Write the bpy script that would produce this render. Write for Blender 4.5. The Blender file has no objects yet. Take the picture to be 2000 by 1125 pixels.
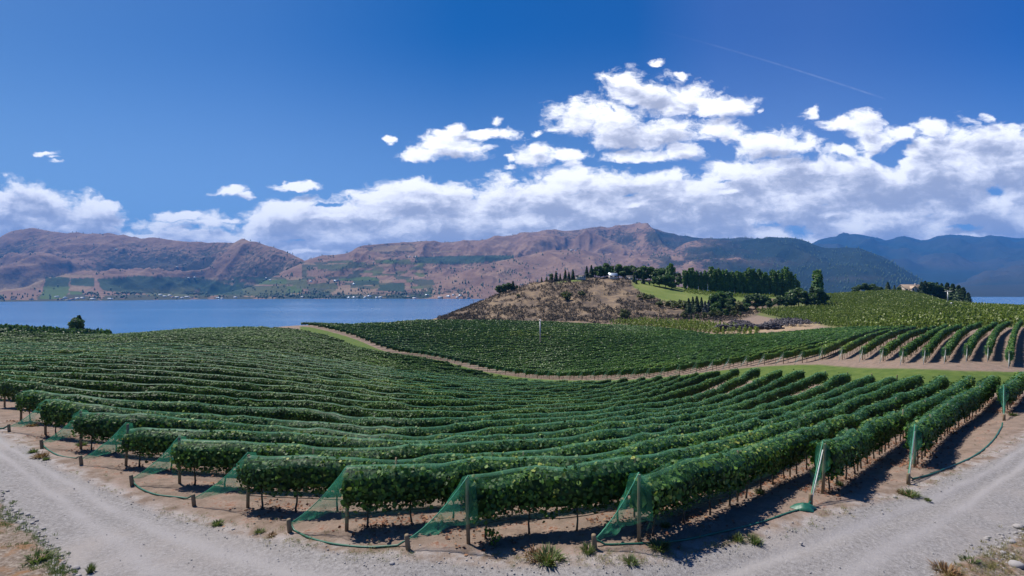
import bpy, math, random
import numpy as np
from mathutils import Vector, Matrix
R = math.radians
C = bpy.context.scene.collection
SC = bpy.context.scene
EYE = 100.0            # eye level; the lake lies at z = 0
F = 900.0              # focal length in pixels of a 2000-pixel-wide frame
HZ = 562.5             # horizon row in that frame

# ------------------------------------------------------------------ camera
cam = bpy.data.cameras.new("camera"); co = bpy.data.objects.new("camera", cam); C.objects.link(co)
co.location = (0, 0, EYE); co.rotation_euler = (R(90), 0, 0)
cam.sensor_width = 36.0; cam.lens = 36.0 * F / 2000.0; cam.clip_start = 0.5; cam.clip_end = 60000
SC.camera = co
SC.view_settings.view_transform = 'Standard'; SC.view_settings.look = 'None'
SC.view_settings.gamma = 1.0; SC.view_settings.use_curve_mapping = False
SC.view_settings.exposure = 0.48
try:
    SC.cycles.transparent_max_bounces = 12
    SC.cycles.max_bounces = 6; SC.cycles.diffuse_bounces = 3; SC.cycles.glossy_bounces = 2; SC.cycles.transmission_bounces = 3
    SC.cycles.volume_bounces = 0
    SC.cycles.use_denoising = True
except Exception:
    pass

# ------------------------------------------------------------------ node helper
class NT:
    def __init__(s, tree): s.t = tree; s.n = tree.nodes; s.l = tree.links
    def new(s, typ, **kw):
        n = s.n.new(typ)
        for k, v in kw.items(): setattr(n, k, v)
        return n
    def put(s, sock, v):
        if v is None: return
        if isinstance(v, bpy.types.NodeSocket): s.l.new(v, sock)
        else: sock.default_value = v
    def m(s, op, a, b=None, c=None, clamp=False):
        n = s.new('ShaderNodeMath', operation=op, use_clamp=clamp)
        for i, v in enumerate((a, b, c)): s.put(n.inputs[i], v)
        return n.outputs[0]
    def v(s, op, a, b=None, c=None, out=0):
        n = s.new('ShaderNodeVectorMath', operation=op)
        for i, v in enumerate((a, b, c)): s.put(n.inputs[i], v)
        return n.outputs[out]
    def ss(s, x, lo, hi):           # smoothstep
        n = s.new('ShaderNodeMapRange', interpolation_type='SMOOTHSTEP')
        s.put(n.inputs['Value'], x); n.inputs['From Min'].default_value = lo; n.inputs['From Max'].default_value = hi
        return n.outputs[0]
    def lin(s, x, lo, hi, a=0.0, b=1.0):
        n = s.new('ShaderNodeMapRange')
        s.put(n.inputs['Value'], x); n.inputs[1].default_value = lo; n.inputs[2].default_value = hi
        n.inputs[3].default_value = a; n.inputs[4].default_value = b
        return n.outputs[0]
    def noise(s, vec, scale, detail=4, rough=0.5, out=0, dist=0.0):
        n = s.new('ShaderNodeTexNoise'); s.put(n.inputs['Vector'], vec)
        n.inputs['Scale'].default_value = scale; n.inputs['Detail'].default_value = detail
        n.inputs['Roughness'].default_value = rough; n.inputs['Distortion'].default_value = dist
        return n.outputs[out]
    def mix(s, f, a, b, typ='MIX'):
        n = s.new('ShaderNodeMix', data_type='RGBA', blend_type=typ)
        s.put(n.inputs[0], f); s.put(n.inputs[6], col(a)); s.put(n.inputs[7], col(b))
        return n.outputs[2]
    def ramp(s, f, pts):
        n = s.new('ShaderNodeValToRGB'); s.put(n.inputs[0], f)
        e = n.color_ramp.elements
        while len(e) < len(pts): e.new(0.5)
        for k, (p, c) in enumerate(pts): e[k].position = p; e[k].color = col(c)
        return n.outputs[0]
    def attr(s, name, out='Fac'):
        n = s.new('ShaderNodeAttribute', attribute_name=name); return n.outputs[out]
def col(c):
    if isinstance(c, bpy.types.NodeSocket): return c
    return (c[0], c[1], c[2], 1.0) if len(c) == 3 else c

# ------------------------------------------------------------------ world
SUN_AZ, SUN_EL = -54.0, 60.0          # degrees: left of the view direction, height
w = bpy.data.worlds.new("World"); SC.world = w; w.use_nodes = True
T = NT(w.node_tree); T.n.clear()
wout = T.new('ShaderNodeOutputWorld'); bg = T.new('ShaderNodeBackground'); bg.inputs[1].default_value = 0.10
T.l.new(bg.outputs[0], wout.inputs[0])
sky = T.new('ShaderNodeTexSky', sky_type='NISHITA', sun_disc=False, sun_elevation=R(SUN_EL), sun_rotation=R(SUN_AZ))
sky.altitude = 400; sky.air_density = 1.0; sky.dust_density = 0.4; sky.ozone_density = 3.0
tc = T.new('ShaderNodeTexCoord')
sep = T.new('ShaderNodeSeparateXYZ'); T.l.new(tc.outputs['Generated'], sep.inputs[0])
dx, dy, dz = sep.outputs
dyc = T.m('MAXIMUM', dy, 0.05)
U = T.m('DIVIDE', dx, dyc); V = T.m('DIVIDE', dz, dyc)
A = T.m('MULTIPLY_ADD', U, 9.0, 10.0)          # direction, in hundreds of frame pixels when looking north
B = T.m('MULTIPLY_ADD', V, -9.0, 5.625)
comb = T.new('ShaderNodeCombineXYZ'); T.l.new(A, comb.inputs[0]); T.l.new(B, comb.inputs[1])
P0 = comb.outputs[0]
BANK = [(0, 3.55), (.5, 3.55), (1, 3.72), (1.3, 3.95), (1.75, 3.78), (2.2, 3.92), (2.55, 4.22), (3.0, 4.3), (3.5, 4.28), (4.2, 4.15), (4.6, 4.42), (5.0, 4.1), (5.3, 3.85), (6.0, 3.78), (6.4, 3.95),
        (7, 3.78), (7.6, 3.62), (8.3, 3.52), (9.2, 3.62), (9.7, 3.48), (10.3, 3.55), (10.7, 3.4), (11.2, 3.2), (12, 3.35), (12.7, 3.3), (13.4, 3.32), (13.8, 3.2), (14.5, 3.12), (15.2, 3.02), (15.9, 3.0),
        (16.3, 2.92), (16.9, 2.95), (17.35, 3.3), (17.7, 2.9), (18.1, 2.55), (18.6, 2.45), (19.3, 2.4), (20, 2.55)]
BLOBS = [(8.2, 3.02, .42, .16), (8.85, 2.88, .62, .22), (9.25, 2.6, .75, .12), (8.9, 2.52, .3, .12),
         (12.25, 1.62, .42, .30), (12.7, 1.85, .6, .32), (13.3, 1.95, .7, .30), (14.05, 2.12, .6, .22),
         (11.35, 2.35, .5, .34), (12.0, 2.4, .7, .38), (12.9, 2.58, .8, .26), (11.9, 2.75, .5, .16),
         (10.45, 2.95, .45, .22), (11.1, 2.98, .42, .14), (9.95, 3.05, .18, .1), (10.0, 3.24, .18, .08),
         (12.5, 3.03, .72, .12), (13.4, 2.97, .34, .17),
         (14.1, 2.55, .55, .26), (15.0, 2.8, .75, .27), (15.7, 2.85, .4, .15),
         (16.9, 2.5, .38, .32), (16.5, 2.42, .4, .14), (17.0, 2.75, .4, .2), (16.5, 2.92, .4, .1),
         (17.7, 2.58, .4, .14), (18.2, 2.5, .35, .2),
         (4.5, 3.72, .38, .09), (4.8, 3.81, .28, .1), (5.8, 3.64, .42, .1), (5.65, 3.58, .3, .06),
         (.95, 2.95, .28, .07), (1.05, 3.04, .16, .05), (1.13, 3.14, .22, .07),
         (9.68, 2.33, .2, .12), (10.5, 2.6, .16, .08), (7.62, 2.76, .13, .08), (15.85, 2.2, .17, .19), (13.38, 1.5, .14, .1), (12.85, 1.18, .16, .09), (14.87, 2.15, .09, .08), (19.2, 2.3, .18, .12), (3.5, 4.25, .5, .1), (4.5, 4.3, .3, .07)]
GAPS = [(15.6, 4.55, .5, .18), (14.9, 4.38, .5, .12), (16.2, 4.0, .3, .07), (19.4, 3.78, .35, .2), (18.8, 4.45, .8, .1), (14.1, 3.56, .35, .07), (12.3, 3.78, .3, .07), (2.7, 4.55, .5, .12), (3.9, 4.5, .9, .12), (2.4, 4.5, .25, .2), (6.4, 4.02, .4, .05), (5.9, 4.75, .6, .05)]
def density(Pin):
    wa = T.v('SUBTRACT', T.noise(T.v('MULTIPLY', Pin, (1.1, 1.9, 1)), 1.0, 3, 0.6, out=1), (.5, .5, .5)); wb = T.v('SUBTRACT', T.noise(T.v('MULTIPLY', Pin, (5, 8, 1)), 1.0, 3, 0.6, out=1), (.5, .5, .5))
    P = T.v('MULTIPLY_ADD', wb, (0.15, 0.11, 0), T.v('MULTIPLY_ADD', wa, (0.60, 0.34, 0), Pin))
    sp = T.new('ShaderNodeSeparateXYZ'); T.l.new(P, sp.inputs[0])
    a, b = sp.outputs[0], sp.outputs[1]
    fc = T.new('ShaderNodeFloatCurve'); cm = fc.mapping; cv = cm.curves[0]
    pts = cv.points
    while len(pts) < len(BANK): pts.new(0.5, 0.5)
    for i, (x, y) in enumerate(BANK): pts[i].location = (x / 20.0, y / 8.0); pts[i].handle_type = 'AUTO_CLAMPED'
    cm.update()
    T.put(fc.inputs['Value'], T.m('MULTIPLY', a, 0.05)); yb = T.m('MULTIPLY', fc.outputs[0], 8.0)
    q = T.m('SUBTRACT', b, yb)
    bank = T.m('MINIMUM', T.m('MULTIPLY', q, 1.9), 0.62)
    bank = T.m('MAXIMUM', bank, -1.5)
    best = None
    for (cx, cy, rx, ry) in BLOBS:
        gr = 1.28 if rx > .3 else 1.0; k = T.v('MULTIPLY_ADD', P, (1 / rx / gr, 1 / ry / gr, 0), (-cx / rx / gr, -cy / ry / gr, 0))
        d = T.v('DOT_PRODUCT', k, k, out=1)
        if rx < .25: d = T.m('ADD', d, .22)
        best = d if best is None else T.m('MINIMUM', best, d)
    blob = T.m('MULTIPLY_ADD', T.m('POWER', best, 0.5), -0.85, 0.76); blob = T.m('MAXIMUM', blob, -1.5)
    gp = None
    for (cx, cy, rx, ry) in GAPS:
        k = T.v('MULTIPLY_ADD', P, (1 / rx, 1 / ry, 0), (-cx / rx, -cy / ry, 0))
        d = T.v('DOT_PRODUCT', k, k, out=1)
        gp = d if gp is None else T.m('MINIMUM', gp, d)
    gap = T.m('MAXIMUM', T.m('MULTIPLY_ADD', T.m('POWER', gp, 0.5), -0.62, 0.66), 0.0)
    lf_ = T.noise(T.v('MULTIPLY', Pin, (.55, 1.5, 1)), 1.0, 2, .5)
    bank = T.m('MULTIPLY_ADD', T.m('SUBTRACT', lf_, .42), .60, bank)
    cover = T.m('SUBTRACT', T.m('MAXIMUM', bank, blob), gap)
    Pw = P
    n1 = T.noise(T.v('MULTIPLY', Pw, (1.35, 2.3, 1)), 1.0, 10, 0.60)
    n3 = T.noise(T.v('MULTIPLY', P, (4.2, 6.4, 1)), 1.0, 6, 0.62)
    return T.m('ADD', T.m('MULTIPLY_ADD', T.m('SUBTRACT', n1, 0.48), 1.9, cover), T.m('MULTIPLY', T.m('SUBTRACT', n3, .5), .75))
d0 = density(P0)
d1 = density(T.v('ADD', P0, (-0.10, -0.20, 0)))
nb = T.noise(T.v('MULTIPLY', P0, (0.75, 2.0, 1)), 1.0, 6, 0.55)
alpha = T.m('MULTIPLY', T.ss(d0, -0.08, 0.40), T.ss(dz, -0.02, 0.02))
alpha = T.m('MULTIPLY', alpha, T.ss(dy, 0.10, 0.25))
low = T.ss(B, 3.2, 4.6)
thick = T.ss(T.m('ADD', T.m('MULTIPLY_ADD', d1, 1.0, 0.0), T.m('MULTIPLY', T.m('SUBTRACT', nb, 0.5), 2.2)), -0.05, 1.05)
ccol = T.ramp(thick, [(0.0, (10.2, 10.2, 10.3)), (0.3, (8.2, 8.3, 9.0)), (0.6, (6.0, 6.2, 7.2)), (1.0, (3.5, 3.75, 4.8))])
# deep blue ahead, paler to the left, a little violet to the right (as the polarised sky shows it)
tint = T.ramp(T.m('MULTIPLY', A, 0.05), [(0.0, (.29, .47, .66)), (0.25, (.19, .42, .68)), (0.45, (.020, .31, .64)), (0.62, (.03, .32, .68)), (0.70, (.24, .43, .80)), (0.80, (.27, .45, .82)), (1.0, (.07, .34, .78))])
skyc = T.mix(1.0, sky.outputs[0], tint, 'MULTIPLY')
# a thin contrail
cl = T.m('ABSOLUTE', T.m('SUBTRACT', B, T.m('MULTIPLY_ADD', T.m('POWER', T.m('MAXIMUM', T.m('SUBTRACT', A, 12.6), 0), 1.15), 0.232, 0.56)))
trail = T.m('MULTIPLY', T.m('MULTIPLY', T.ss(cl, 0.03, 0.0), T.ss(A, 12.4, 16.8)), T.ss(A, 17.35, 17.1))
trail = T.m('MULTIPLY', trail, T.lin(T.noise(P0, 5.0, 3), 0.3, 0.7, 0.03, 0.12))
skyc = T.mix(trail, skyc, (8.0, 8.4, 9.4))
skyc = T.mix(T.m('MULTIPLY', T.ss(V, .58, .0), .62), skyc, (2.5, 3.9, 6.2))
final = T.mix(alpha, skyc, ccol)
T.l.new(final, bg.inputs[0])

# ------------------------------------------------------------------ sun
sd = bpy.data.lights.new("sun", 'SUN'); sd.energy = 4.9; sd.angle = R(0.5); sd.color = (1.0, 0.93, 0.84)
so = bpy.data.objects.new("sun", sd); C.objects.link(so)
sv = Vector((math.sin(R(SUN_AZ)) * math.cos(R(SUN_EL)), math.cos(R(SUN_AZ)) * math.cos(R(SUN_EL)), math.sin(R(SUN_EL))))
so.rotation_euler = (-sv).to_track_quat('-Z', 'Y').to_euler(); so.location = (-200, 100, 400)
# ------------------------------------------------------------------ numpy noise
rng = np.random.default_rng(7)
def _hash(ix, iy, seed):
    with np.errstate(over='ignore'):
        h = (ix.astype(np.int64) * 374761393 + iy.astype(np.int64) * 668265263 + seed * 1442695041) & 0xffffffff
        h = ((h ^ (h >> 13)) * 1274126177) & 0xffffffff
        return ((h ^ (h >> 16)) & 0xffff) / 65535.0
def vnoise(x, y, seed=0):
    x = np.asarray(x, float); y = np.asarray(y, float)
    ix = np.floor(x); iy = np.floor(y); fx = x - ix; fy = y - iy
    fx = fx * fx * fx * (fx * (fx * 6 - 15) + 10); fy = fy * fy * fy * (fy * (fy * 6 - 15) + 10)
    a = _hash(ix, iy, seed); b = _hash(ix + 1, iy, seed); c = _hash(ix, iy + 1, seed); d = _hash(ix + 1, iy + 1, seed)
    return (a * (1 - fx) + b * fx) * (1 - fy) + (c * (1 - fx) + d * fx) * fy
def fbm(x, y, oct=4, seed=0, gain=0.5, ridged=False):
    s = 0.0; amp = 1.0; tot = 0.0
    for o in range(oct):
        n = vnoise(x * 2.03 ** o + 17.1 * o, y * 2.03 ** o - 9.7 * o, seed + o)
        if ridged: n = 1 - np.abs(2 * n - 1)
        s = s + n * amp; tot += amp; amp *= gain
    return s / tot
def sstep(x, a, b):
    t = np.clip((x - a) / (b - a), 0, 1); return t * t * (3 - 2 * t)
def gsm(a, sig, axis=0):
    if sig <= 0: return a
    r = int(sig * 3) + 1; k = np.exp(-0.5 * (np.arange(-r, r + 1) / sig) ** 2); k /= k.sum()
    p = [(0, 0)] * a.ndim; p[axis] = (r, r); b = np.pad(a, p, mode='edge')
    out = np.zeros_like(a)
    for i, kk in enumerate(k):
        sl = [slice(None)] * a.ndim; sl[axis] = slice(i, i + a.shape[axis]); out += kk * b[tuple(sl)]
    return out

# ------------------------------------------------------------------ mesh + object helpers
def mesh_np(name, verts, faces, mats=(), attrs=None, smooth=False, mat_idx=None):
    """faces: list of (n, k) integer arrays."""
    me = bpy.data.meshes.new(name)
    verts = np.asarray(verts, np.float32)
    faces = [np.asarray(f, np.int32) for f in (faces if isinstance(faces, list) else [faces]) if len(f)]
    me.vertices.add(len(verts)); me.vertices.foreach_set('co', verts.ravel())
    nl = sum(f.size for f in faces); npoly = sum(len(f) for f in faces)
    me.loops.add(nl); me.polygons.add(npoly)
    me.loops.foreach_set('vertex_index', np.concatenate([f.ravel() for f in faces]))
    tot = np.concatenate([np.full(len(f), f.shape[1], np.int32) for f in faces])
    st = np.concatenate([[0], np.cumsum(tot)[:-1]]).astype(np.int32)
    me.polygons.foreach_set('loop_start', st)
    try: me.polygons.foreach_set('loop_total', tot)
    except Exception: pass
    if smooth: me.polygons.foreach_set('use_smooth', np.ones(npoly, bool))
    for m in mats: me.materials.append(m)
    if mat_idx is not None: me.polygons.foreach_set('material_index', np.asarray(mat_idx, np.int32))
    for k, a in (attrs or {}).items():
        a = np.asarray(a, np.float32)
        if a.ndim == 1:
            at = me.attributes.new(k, 'FLOAT', 'POINT'); at.data.foreach_set('value', a)
        else:
            at = me.attributes.new(k, 'FLOAT_COLOR', 'POINT'); at.data.foreach_set('color', np.hstack([a, np.ones((len(a), 1), np.float32)]).ravel())
    me.update(calc_edges=True); me.validate()
    return me
def tag(o, label=None, cat=None, group=None, kind=None):
    if label: o['label'] = label
    if cat: o['category'] = cat
    if group: o['group'] = group
    if kind: o['kind'] = kind
    return o
def obj(name, me, parent=None, loc=None, rot=None, scale=None):
    o = bpy.data.objects.new(name, me); C.objects.link(o)
    if parent is not None: o.parent = parent
    if loc is not None: o.location = loc
    if rot is not None: o.rotation_euler = rot
    if scale is not None: o.scale = scale
    return o
def empty(name, loc, rz=0):
    o = bpy.data.objects.new(name, None); C.objects.link(o); o.location = loc; o.rotation_euler = (0, 0, rz)
    o.empty_display_size = 0.3
    return o
class MB:
    """collects boxes and tubes into one mesh"""
    def __init__(s): s.v = []; s.q = []; s.t = []; s.n = 0
    def add(s, v, q=None, t=None):
        v = np.asarray(v, float); s.v.append(v)
        if q is not None and len(q): s.q.append(np.asarray(q) + s.n)
        if t is not None and len(t): s.t.append(np.asarray(t) + s.n)
        s.n += len(v); return s
    def box(s, x0, x1, y0, y1, z0, z1):
        v = [(x, y, z) for z in (z0, z1) for y in (y0, y1) for x in (x0, x1)]
        return s.add(v, [(0, 2, 3, 1), (4, 5, 7, 6), (0, 1, 5, 4), (2, 6, 7, 3), (0, 4, 6, 2), (1, 3, 7, 5)])
    def tube(s, pts, rad, n=8, cap=True):
        pts = np.asarray(pts, float); m = len(pts); rad = np.broadcast_to(np.asarray(rad, float), (m,))
        tan = np.gradient(pts, axis=0); tan /= np.linalg.norm(tan, axis=1, keepdims=True) + 1e-9
        ref = np.array([0, 0, 1.0]) if abs(tan[0][2]) < 0.9 else np.array([1.0, 0, 0])
        vs = []; u = None
        for i in range(m):
            if u is None: u = np.cross(tan[i], ref)
            u = u - tan[i] * np.dot(u, tan[i]); u /= np.linalg.norm(u) + 1e-9; w_ = np.cross(tan[i], u)
            a = np.linspace(0, 2 * np.pi, n, endpoint=False)
            vs.append(pts[i] + rad[i] * (np.cos(a)[:, None] * u + np.sin(a)[:, None] * w_))
        q = []
        for i in range(m - 1):
            for k in range(n): q.append((i * n + k, i * n + (k + 1) % n, (i + 1) * n + (k + 1) % n, (i + 1) * n + k))
        v = np.vstack(vs); t = []
        if cap:
            c0, c1 = len(v), len(v) + 1; v = np.vstack([v, pts[:1], pts[-1:]])
            for k in range(n):
                t.append((c0, (k + 1) % n, k)); t.append((c1, (m - 1) * n + k, (m - 1) * n + (k + 1) % n))
        return s.add(v, q, t)
    def mesh(s, name, mats, smooth=False, attrs=None):
        return mesh_np(name, np.vstack(s.v), [np.vstack(a) for a in (s.q, s.t) if a], mats, attrs, smooth)

# ------------------------------------------------------------------ materials
def mat(name):
    m = bpy.data.materials.new(name); m.use_nodes = True
    t = NT(m.node_tree); p = t.n['Principled BSDF']
    return m, t, p
def simple(name, c, rough=0.7, var=0.25, scale=6.0, bump=0.0, metal=0.0, spec=0.4):
    m, t, p = mat(name)
    g = t.new('ShaderNodeTexCoord').outputs['Object']
    n = t.noise(g, scale, 5, 0.6)
    p.inputs['Base Color'].default_value = col(c)
    t.l.new(t.mix(n, tuple(x * (1 - var) for x in c), tuple(min(1, x * (1 + var)) for x in c)), p.inputs['Base Color'])
    p.inputs['Roughness'].default_value = rough; p.inputs['Metallic'].default_value = metal
    p.inputs['Specular IOR Level'].default_value = spec
    if bump:
        b = t.new('ShaderNodeBump'); b.inputs['Strength'].default_value = bump; t.l.new(n, b.inputs['Height']); t.l.new(b.outputs[0], p.inputs['Normal'])
    return m
def leaf_mat(name, ramp, rough=0.42, trans=0.28, spec=0.45):
    m, t, p = mat(name)
    f = t.attr('tint')
    c = t.ramp(f, ramp)
    t.l.new(c, p.inputs['Base Color']); p.inputs['Roughness'].default_value = rough
    p.inputs['Specular IOR Level'].default_value = spec
    tr = t.new('ShaderNodeBsdfTranslucent'); t.l.new(t.mix(1.0, c, (1.25, 1.5, 0.7), 'MULTIPLY'), tr.inputs[0])
    mx = t.new('ShaderNodeMixShader'); mx.inputs[0].default_value = trans
    t.l.new(p.outputs[0], mx.inputs[1]); t.l.new(tr.outputs[0], mx.inputs[2])
    t.l.new(mx.outputs[0], t.n['Material Output'].inputs[0])
    return m
M = {}
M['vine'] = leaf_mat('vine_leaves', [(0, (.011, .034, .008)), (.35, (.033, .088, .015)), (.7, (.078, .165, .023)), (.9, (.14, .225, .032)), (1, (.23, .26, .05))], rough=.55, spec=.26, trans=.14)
M['vine_far'] = leaf_mat('vine_leaves_upper', [(0, (.012, .036, .006)), (.4, (.048, .122, .018)), (.8, (.098, .20, .028)), (1, (.17, .24, .035))], rough=.5, trans=.16)
M['orchard'] = leaf_mat('orchard_leaves', [(0, (.070, .105, .016)), (.5, (.15, .20, .028)), (1, (.24, .28, .05))], rough=.5)
M['poplar'] = leaf_mat('poplar_leaves', [(0, (.045, .10, .030)), (.5, (.10, .19, .050)), (1, (.19, .28, .07))], rough=.5, trans=.38)
M['conifer'] = leaf_mat('needles', [(0, (.020, .048, .022)), (.5, (.042, .085, .034)), (1, (.085, .135, .046))], rough=.6, trans=.25)
M['pine'] = leaf_mat('pine_needles', [(0, (.028, .062, .024)), (.5, (.060, .112, .036)), (1, (.115, .18, .055))], rough=.6, trans=.25)
M['broad'] = leaf_mat('broad_leaves', [(0, (.028, .064, .020)), (.5, (.058, .120, .028)), (1, (.115, .190, .038))], rough=.5, trans=.36)
M['olive'] = leaf_mat('olive_leaves', [(0, (.045, .060, .018)), (.5, (.085, .105, .030)), (1, (.13, .145, .045))], rough=.6)
M['spruce'] = leaf_mat('blue_needles', [(0, (.035, .055, .060)), (1, (.085, .115, .120))], rough=.6, trans=.1)
M['sage'] = leaf_mat('sage_twigs', [(0, (.030, .026, .024)), (.5, (.066, .056, .050)), (1, (.12, .10, .072))], rough=.8, trans=.05)
M['weed'] = leaf_mat('weed_blades', [(0, (.055, .085, .030)), (.6, (.11, .15, .05)), (.8, (.20, .18, .08)), (1, (.30, .23, .12))], rough=.7)
M['dryweed'] = leaf_mat('dry_blades', [(0, (.13, .06, .03)), (.5, (.24, .14, .07)), (1, (.32, .25, .13))], rough=.8, trans=.15)
M['litter'] = leaf_mat('fallen_leaves', [(0, (.10, .035, .02)), (.5, (.20, .085, .045)), (1, (.30, .17, .09))], rough=.8, trans=.05)
M['wood'] = simple('post_wood', (.20, .155, .10), .85, .4, 9, .5)
M['bark'] = simple('vine_bark', (.075, .055, .042), .9, .5, 14, .7)
M['treebark'] = simple('tree_bark', (.13, .105, .085), .9, .4, 3, .5)
M['palebark'] = simple('pale_bark', (.16, .15, .125), .9, .3, 2, .3)
M['metal'] = simple('galvanised_steel', (.42, .43, .45), .5, .15, 4, 0, .5)
M['white'] = simple('white_paint', (.75, .75, .74), .5, .08, 2)
M['tube'] = simple('rolled_net', (.015, .11, .07), .45, .5, 20, .8, 0, .5)
M['cord'] = simple('net_cord', (.06, .27, .17), .5, .3, 20, .3)
M['hose'] = simple('black_hose', (.02, .02, .022), .5)
M['stone'] = simple('pale_stone', (.30, .285, .28), .9, .3, 5, .6)
M['darkstone'] = simple('dark_stone', (.062, .060, .072), .9, .4, 2, .6)
M['greystone'] = simple('grey_stone', (.20, .19, .20), .9, .35, 2, .6)
M['tanroof'] = simple('tan_shingles', (.40, .30, .22), .85, .2, 3)
M['tanwall'] = simple('tan_siding', (.42, .36, .30), .85, .2, 2)
M['palewall'] = simple('pale_siding', (.55, .52, .48), .8, .15, 2)
M['dkroof'] = simple('dark_roof', (.10, .09, .09), .8, .3, 2)
M['redroof'] = simple('rust_roof', (.28, .12, .08), .8, .3, 2)
M['steelroof'] = simple('steel_roof', (.45, .52, .60), .35, .1, 2, 0, .3)
def glass_mat():
    m, t, p = mat('window_glass'); p.inputs['Base Color'].default_value = (.03, .04, .05, 1); p.inputs['Roughness'].default_value = .08
    return m
M['glass'] = glass_mat()
def net_mat(name, fac, c):
    m, t, p = mat(name)
    g = t.new('ShaderNodeTexCoord').outputs['Object']
    n = t.noise(t.v('MULTIPLY', g, (1, 1, 2.2)), 2.2, 5, .65)
    a = t.m('MULTIPLY', t.lin(n, .3, .72, .45, 1.7), fac, clamp=True)
    p.inputs['Base Color'].default_value = col(c); p.inputs['Roughness'].default_value = .42; p.inputs['Specular IOR Level'].default_value = .5
    tl = t.new('ShaderNodeBsdfTranslucent'); tl.inputs[0].default_value = col(tuple(min(1, x * 1.3) for x in c))
    m1 = t.new('ShaderNodeMixShader'); m1.inputs[0].default_value = .45; t.l.new(p.outputs[0], m1.inputs[1]); t.l.new(tl.outputs[0], m1.inputs[2])
    tr = t.new('ShaderNodeBsdfTransparent')
    mx = t.new('ShaderNodeMixShader'); t.l.new(a, mx.inputs[0])
    t.l.new(tr.outputs[0], mx.inputs[1]); t.l.new(m1.outputs[0], mx.inputs[2])
    t.l.new(mx.outputs[0], t.n['Material Output'].inputs[0])
    return m
M['net'] = net_mat('bird_net', .22, (.05, .30, .18))
M['netedge'] = net_mat('bird_net_crease', .22, (.15, .38, .24))
M['netthin'] = net_mat('bird_net_thin', .12, (.09, .30, .17))

# ------------------------------------------------------------------ near terrain: drop below eye level, by direction and distance
COLS = {
 -300: [(12, 7.8), (22, 8.4), (31, 9.2), (40, 10), (53, 11.2), (75, 13), (105, 15.2), (125, 16.5), (150, 19), (200, 20.5), (235, 21.8), (300, 36), (400, 52), (700, 108)],
 0: [(12, 7.8), (22, 8.3), (31, 8.75), (40, 9.7), (53, 10.5), (75, 12), (105, 14.25), (122, 15.4), (150, 18.5), (200, 20.5), (235, 21.8), (300, 33), (400, 50), (700, 108)],
 200: [(12, 7.8), (24, 8.6), (35, 9.8), (48, 10.45), (62, 11.2), (72, 11.8), (100, 13.7), (125, 15.1), (150, 17.5), (195, 21.5), (230, 25), (300, 37), (400, 52), (700, 110)],
 400: [(12, 7.8), (20, 8.5), (30, 10.3), (42, 11), (54, 11.5), (70, 12.2), (92, 13), (120, 14.4), (160, 16), (178, 16.9), (220, 22), (300, 34), (400, 50), (700, 110)],
 600: [(12, 7.8), (17, 8.2), (24, 9.9), (31, 11), (39, 11.75), (50, 12.4), (67, 13.2), (105, 15), (140, 16.5), (165, 17.2), (205, 17.3), (230, 17.8), (280, 24), (400, 50), (700, 110)],
 800: [(12, 7.8), (15, 7.7), (24, 10.1), (36, 11.6), (46, 12.7), (63, 14.3), (80, 16.2), (97, 17.7), (115, 19.1), (130, 20.2), (145, 21.3), (185, 23), (250, 22), (300, 22), (345, 25.5), (400, 31), (450, 40), (520, 60), (700, 110)],
 1000: [(12, 7.8), (14.5, 7.9), (20, 9.2), (26, 10.35), (40, 12.7), (58, 15.5), (80, 19), (105, 22.3), (125, 23.6), (165, 25.3), (205, 25.2), (255, 25), (310, 23.4), (345, 24.2), (375, 21.5), (420, 11), (470, -1.0), (520, 1), (600, 40), (800, 115)],
 1200: [(12, 7.7), (14.5, 7.6), (17, 8), (27, 10), (43, 12.9), (60, 15.6), (85, 19.1), (100, 19.9), (125, 21.7), (165, 22.5), (210, 23.5), (270, 23.9), (300, 24.2), (340, 22), (400, 10), (450, -5), (480, -13.5), (530, -13), (600, 20), (900, 115)],
 1400: [(13, 7.9), (16, 7.8), (24, 9.5), (40, 12.6), (60, 15.4), (72, 15.6), (85, 15.3), (105, 17.2), (125, 18), (160, 20), (190, 21.6), (220, 22.2), (260, 22.3), (330, 21), (380, 16), (440, 8.5), (480, 5.6), (520, 4), (600, 20), (900, 115)],
 1600: [(14, 8), (18, 8.1), (25, 9.5), (40, 12), (55, 13.2), (64, 12.7), (72, 12), (90, 12.2), (120, 14), (165, 16.6), (200, 18.5), (230, 18.9), (270, 18.9), (340, 16.2), (360, 15.2), (450, 8.2), (520, 8.2), (700, 40), (1000, 115)],
 1800: [(12, 8), (21.5, 8.5), (33, 10.2), (42, 10.9), (50, 10.7), (57, 9.9), (75, 9.5), (105, 10.5), (140, 12.6), (170, 12.9), (240, 12.8), (350, 11.2), (455, 8.0), (492, 5.4), (520, 5.2), (700, 40), (1000, 115)],
 2000: [(10, 8.3), (22, 8.5), (29.5, 8.6), (40, 9.8), (50, 10.3), (55, 9.8), (75, 9.7), (115, 10), (140, 11.4), (180, 11.6), (260, 12.4), (330, 14.5), (400, 26), (700, 110)],
 2300: [(10, 8.5), (22, 8.6), (29.5, 8.8), (40, 9.6), (55, 9.9), (115, 10.2), (180, 12), (260, 14), (330, 18), (400, 32), (700, 110)],
}
GX = np.arange(-1600, 3601, 10.0); GV = np.linspace(math.log(5.0), math.log(1400.0), 440)
_px = sorted(COLS)
_tab = np.array([np.interp(GV, [math.log(5.0)] + [math.log(a) for a, b in COLS[p]] + [math.log(1400.0)], [7.6] + [b for a, b in COLS[p]] + [118.0]) for p in _px])
GH = np.array([[0]])
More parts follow.
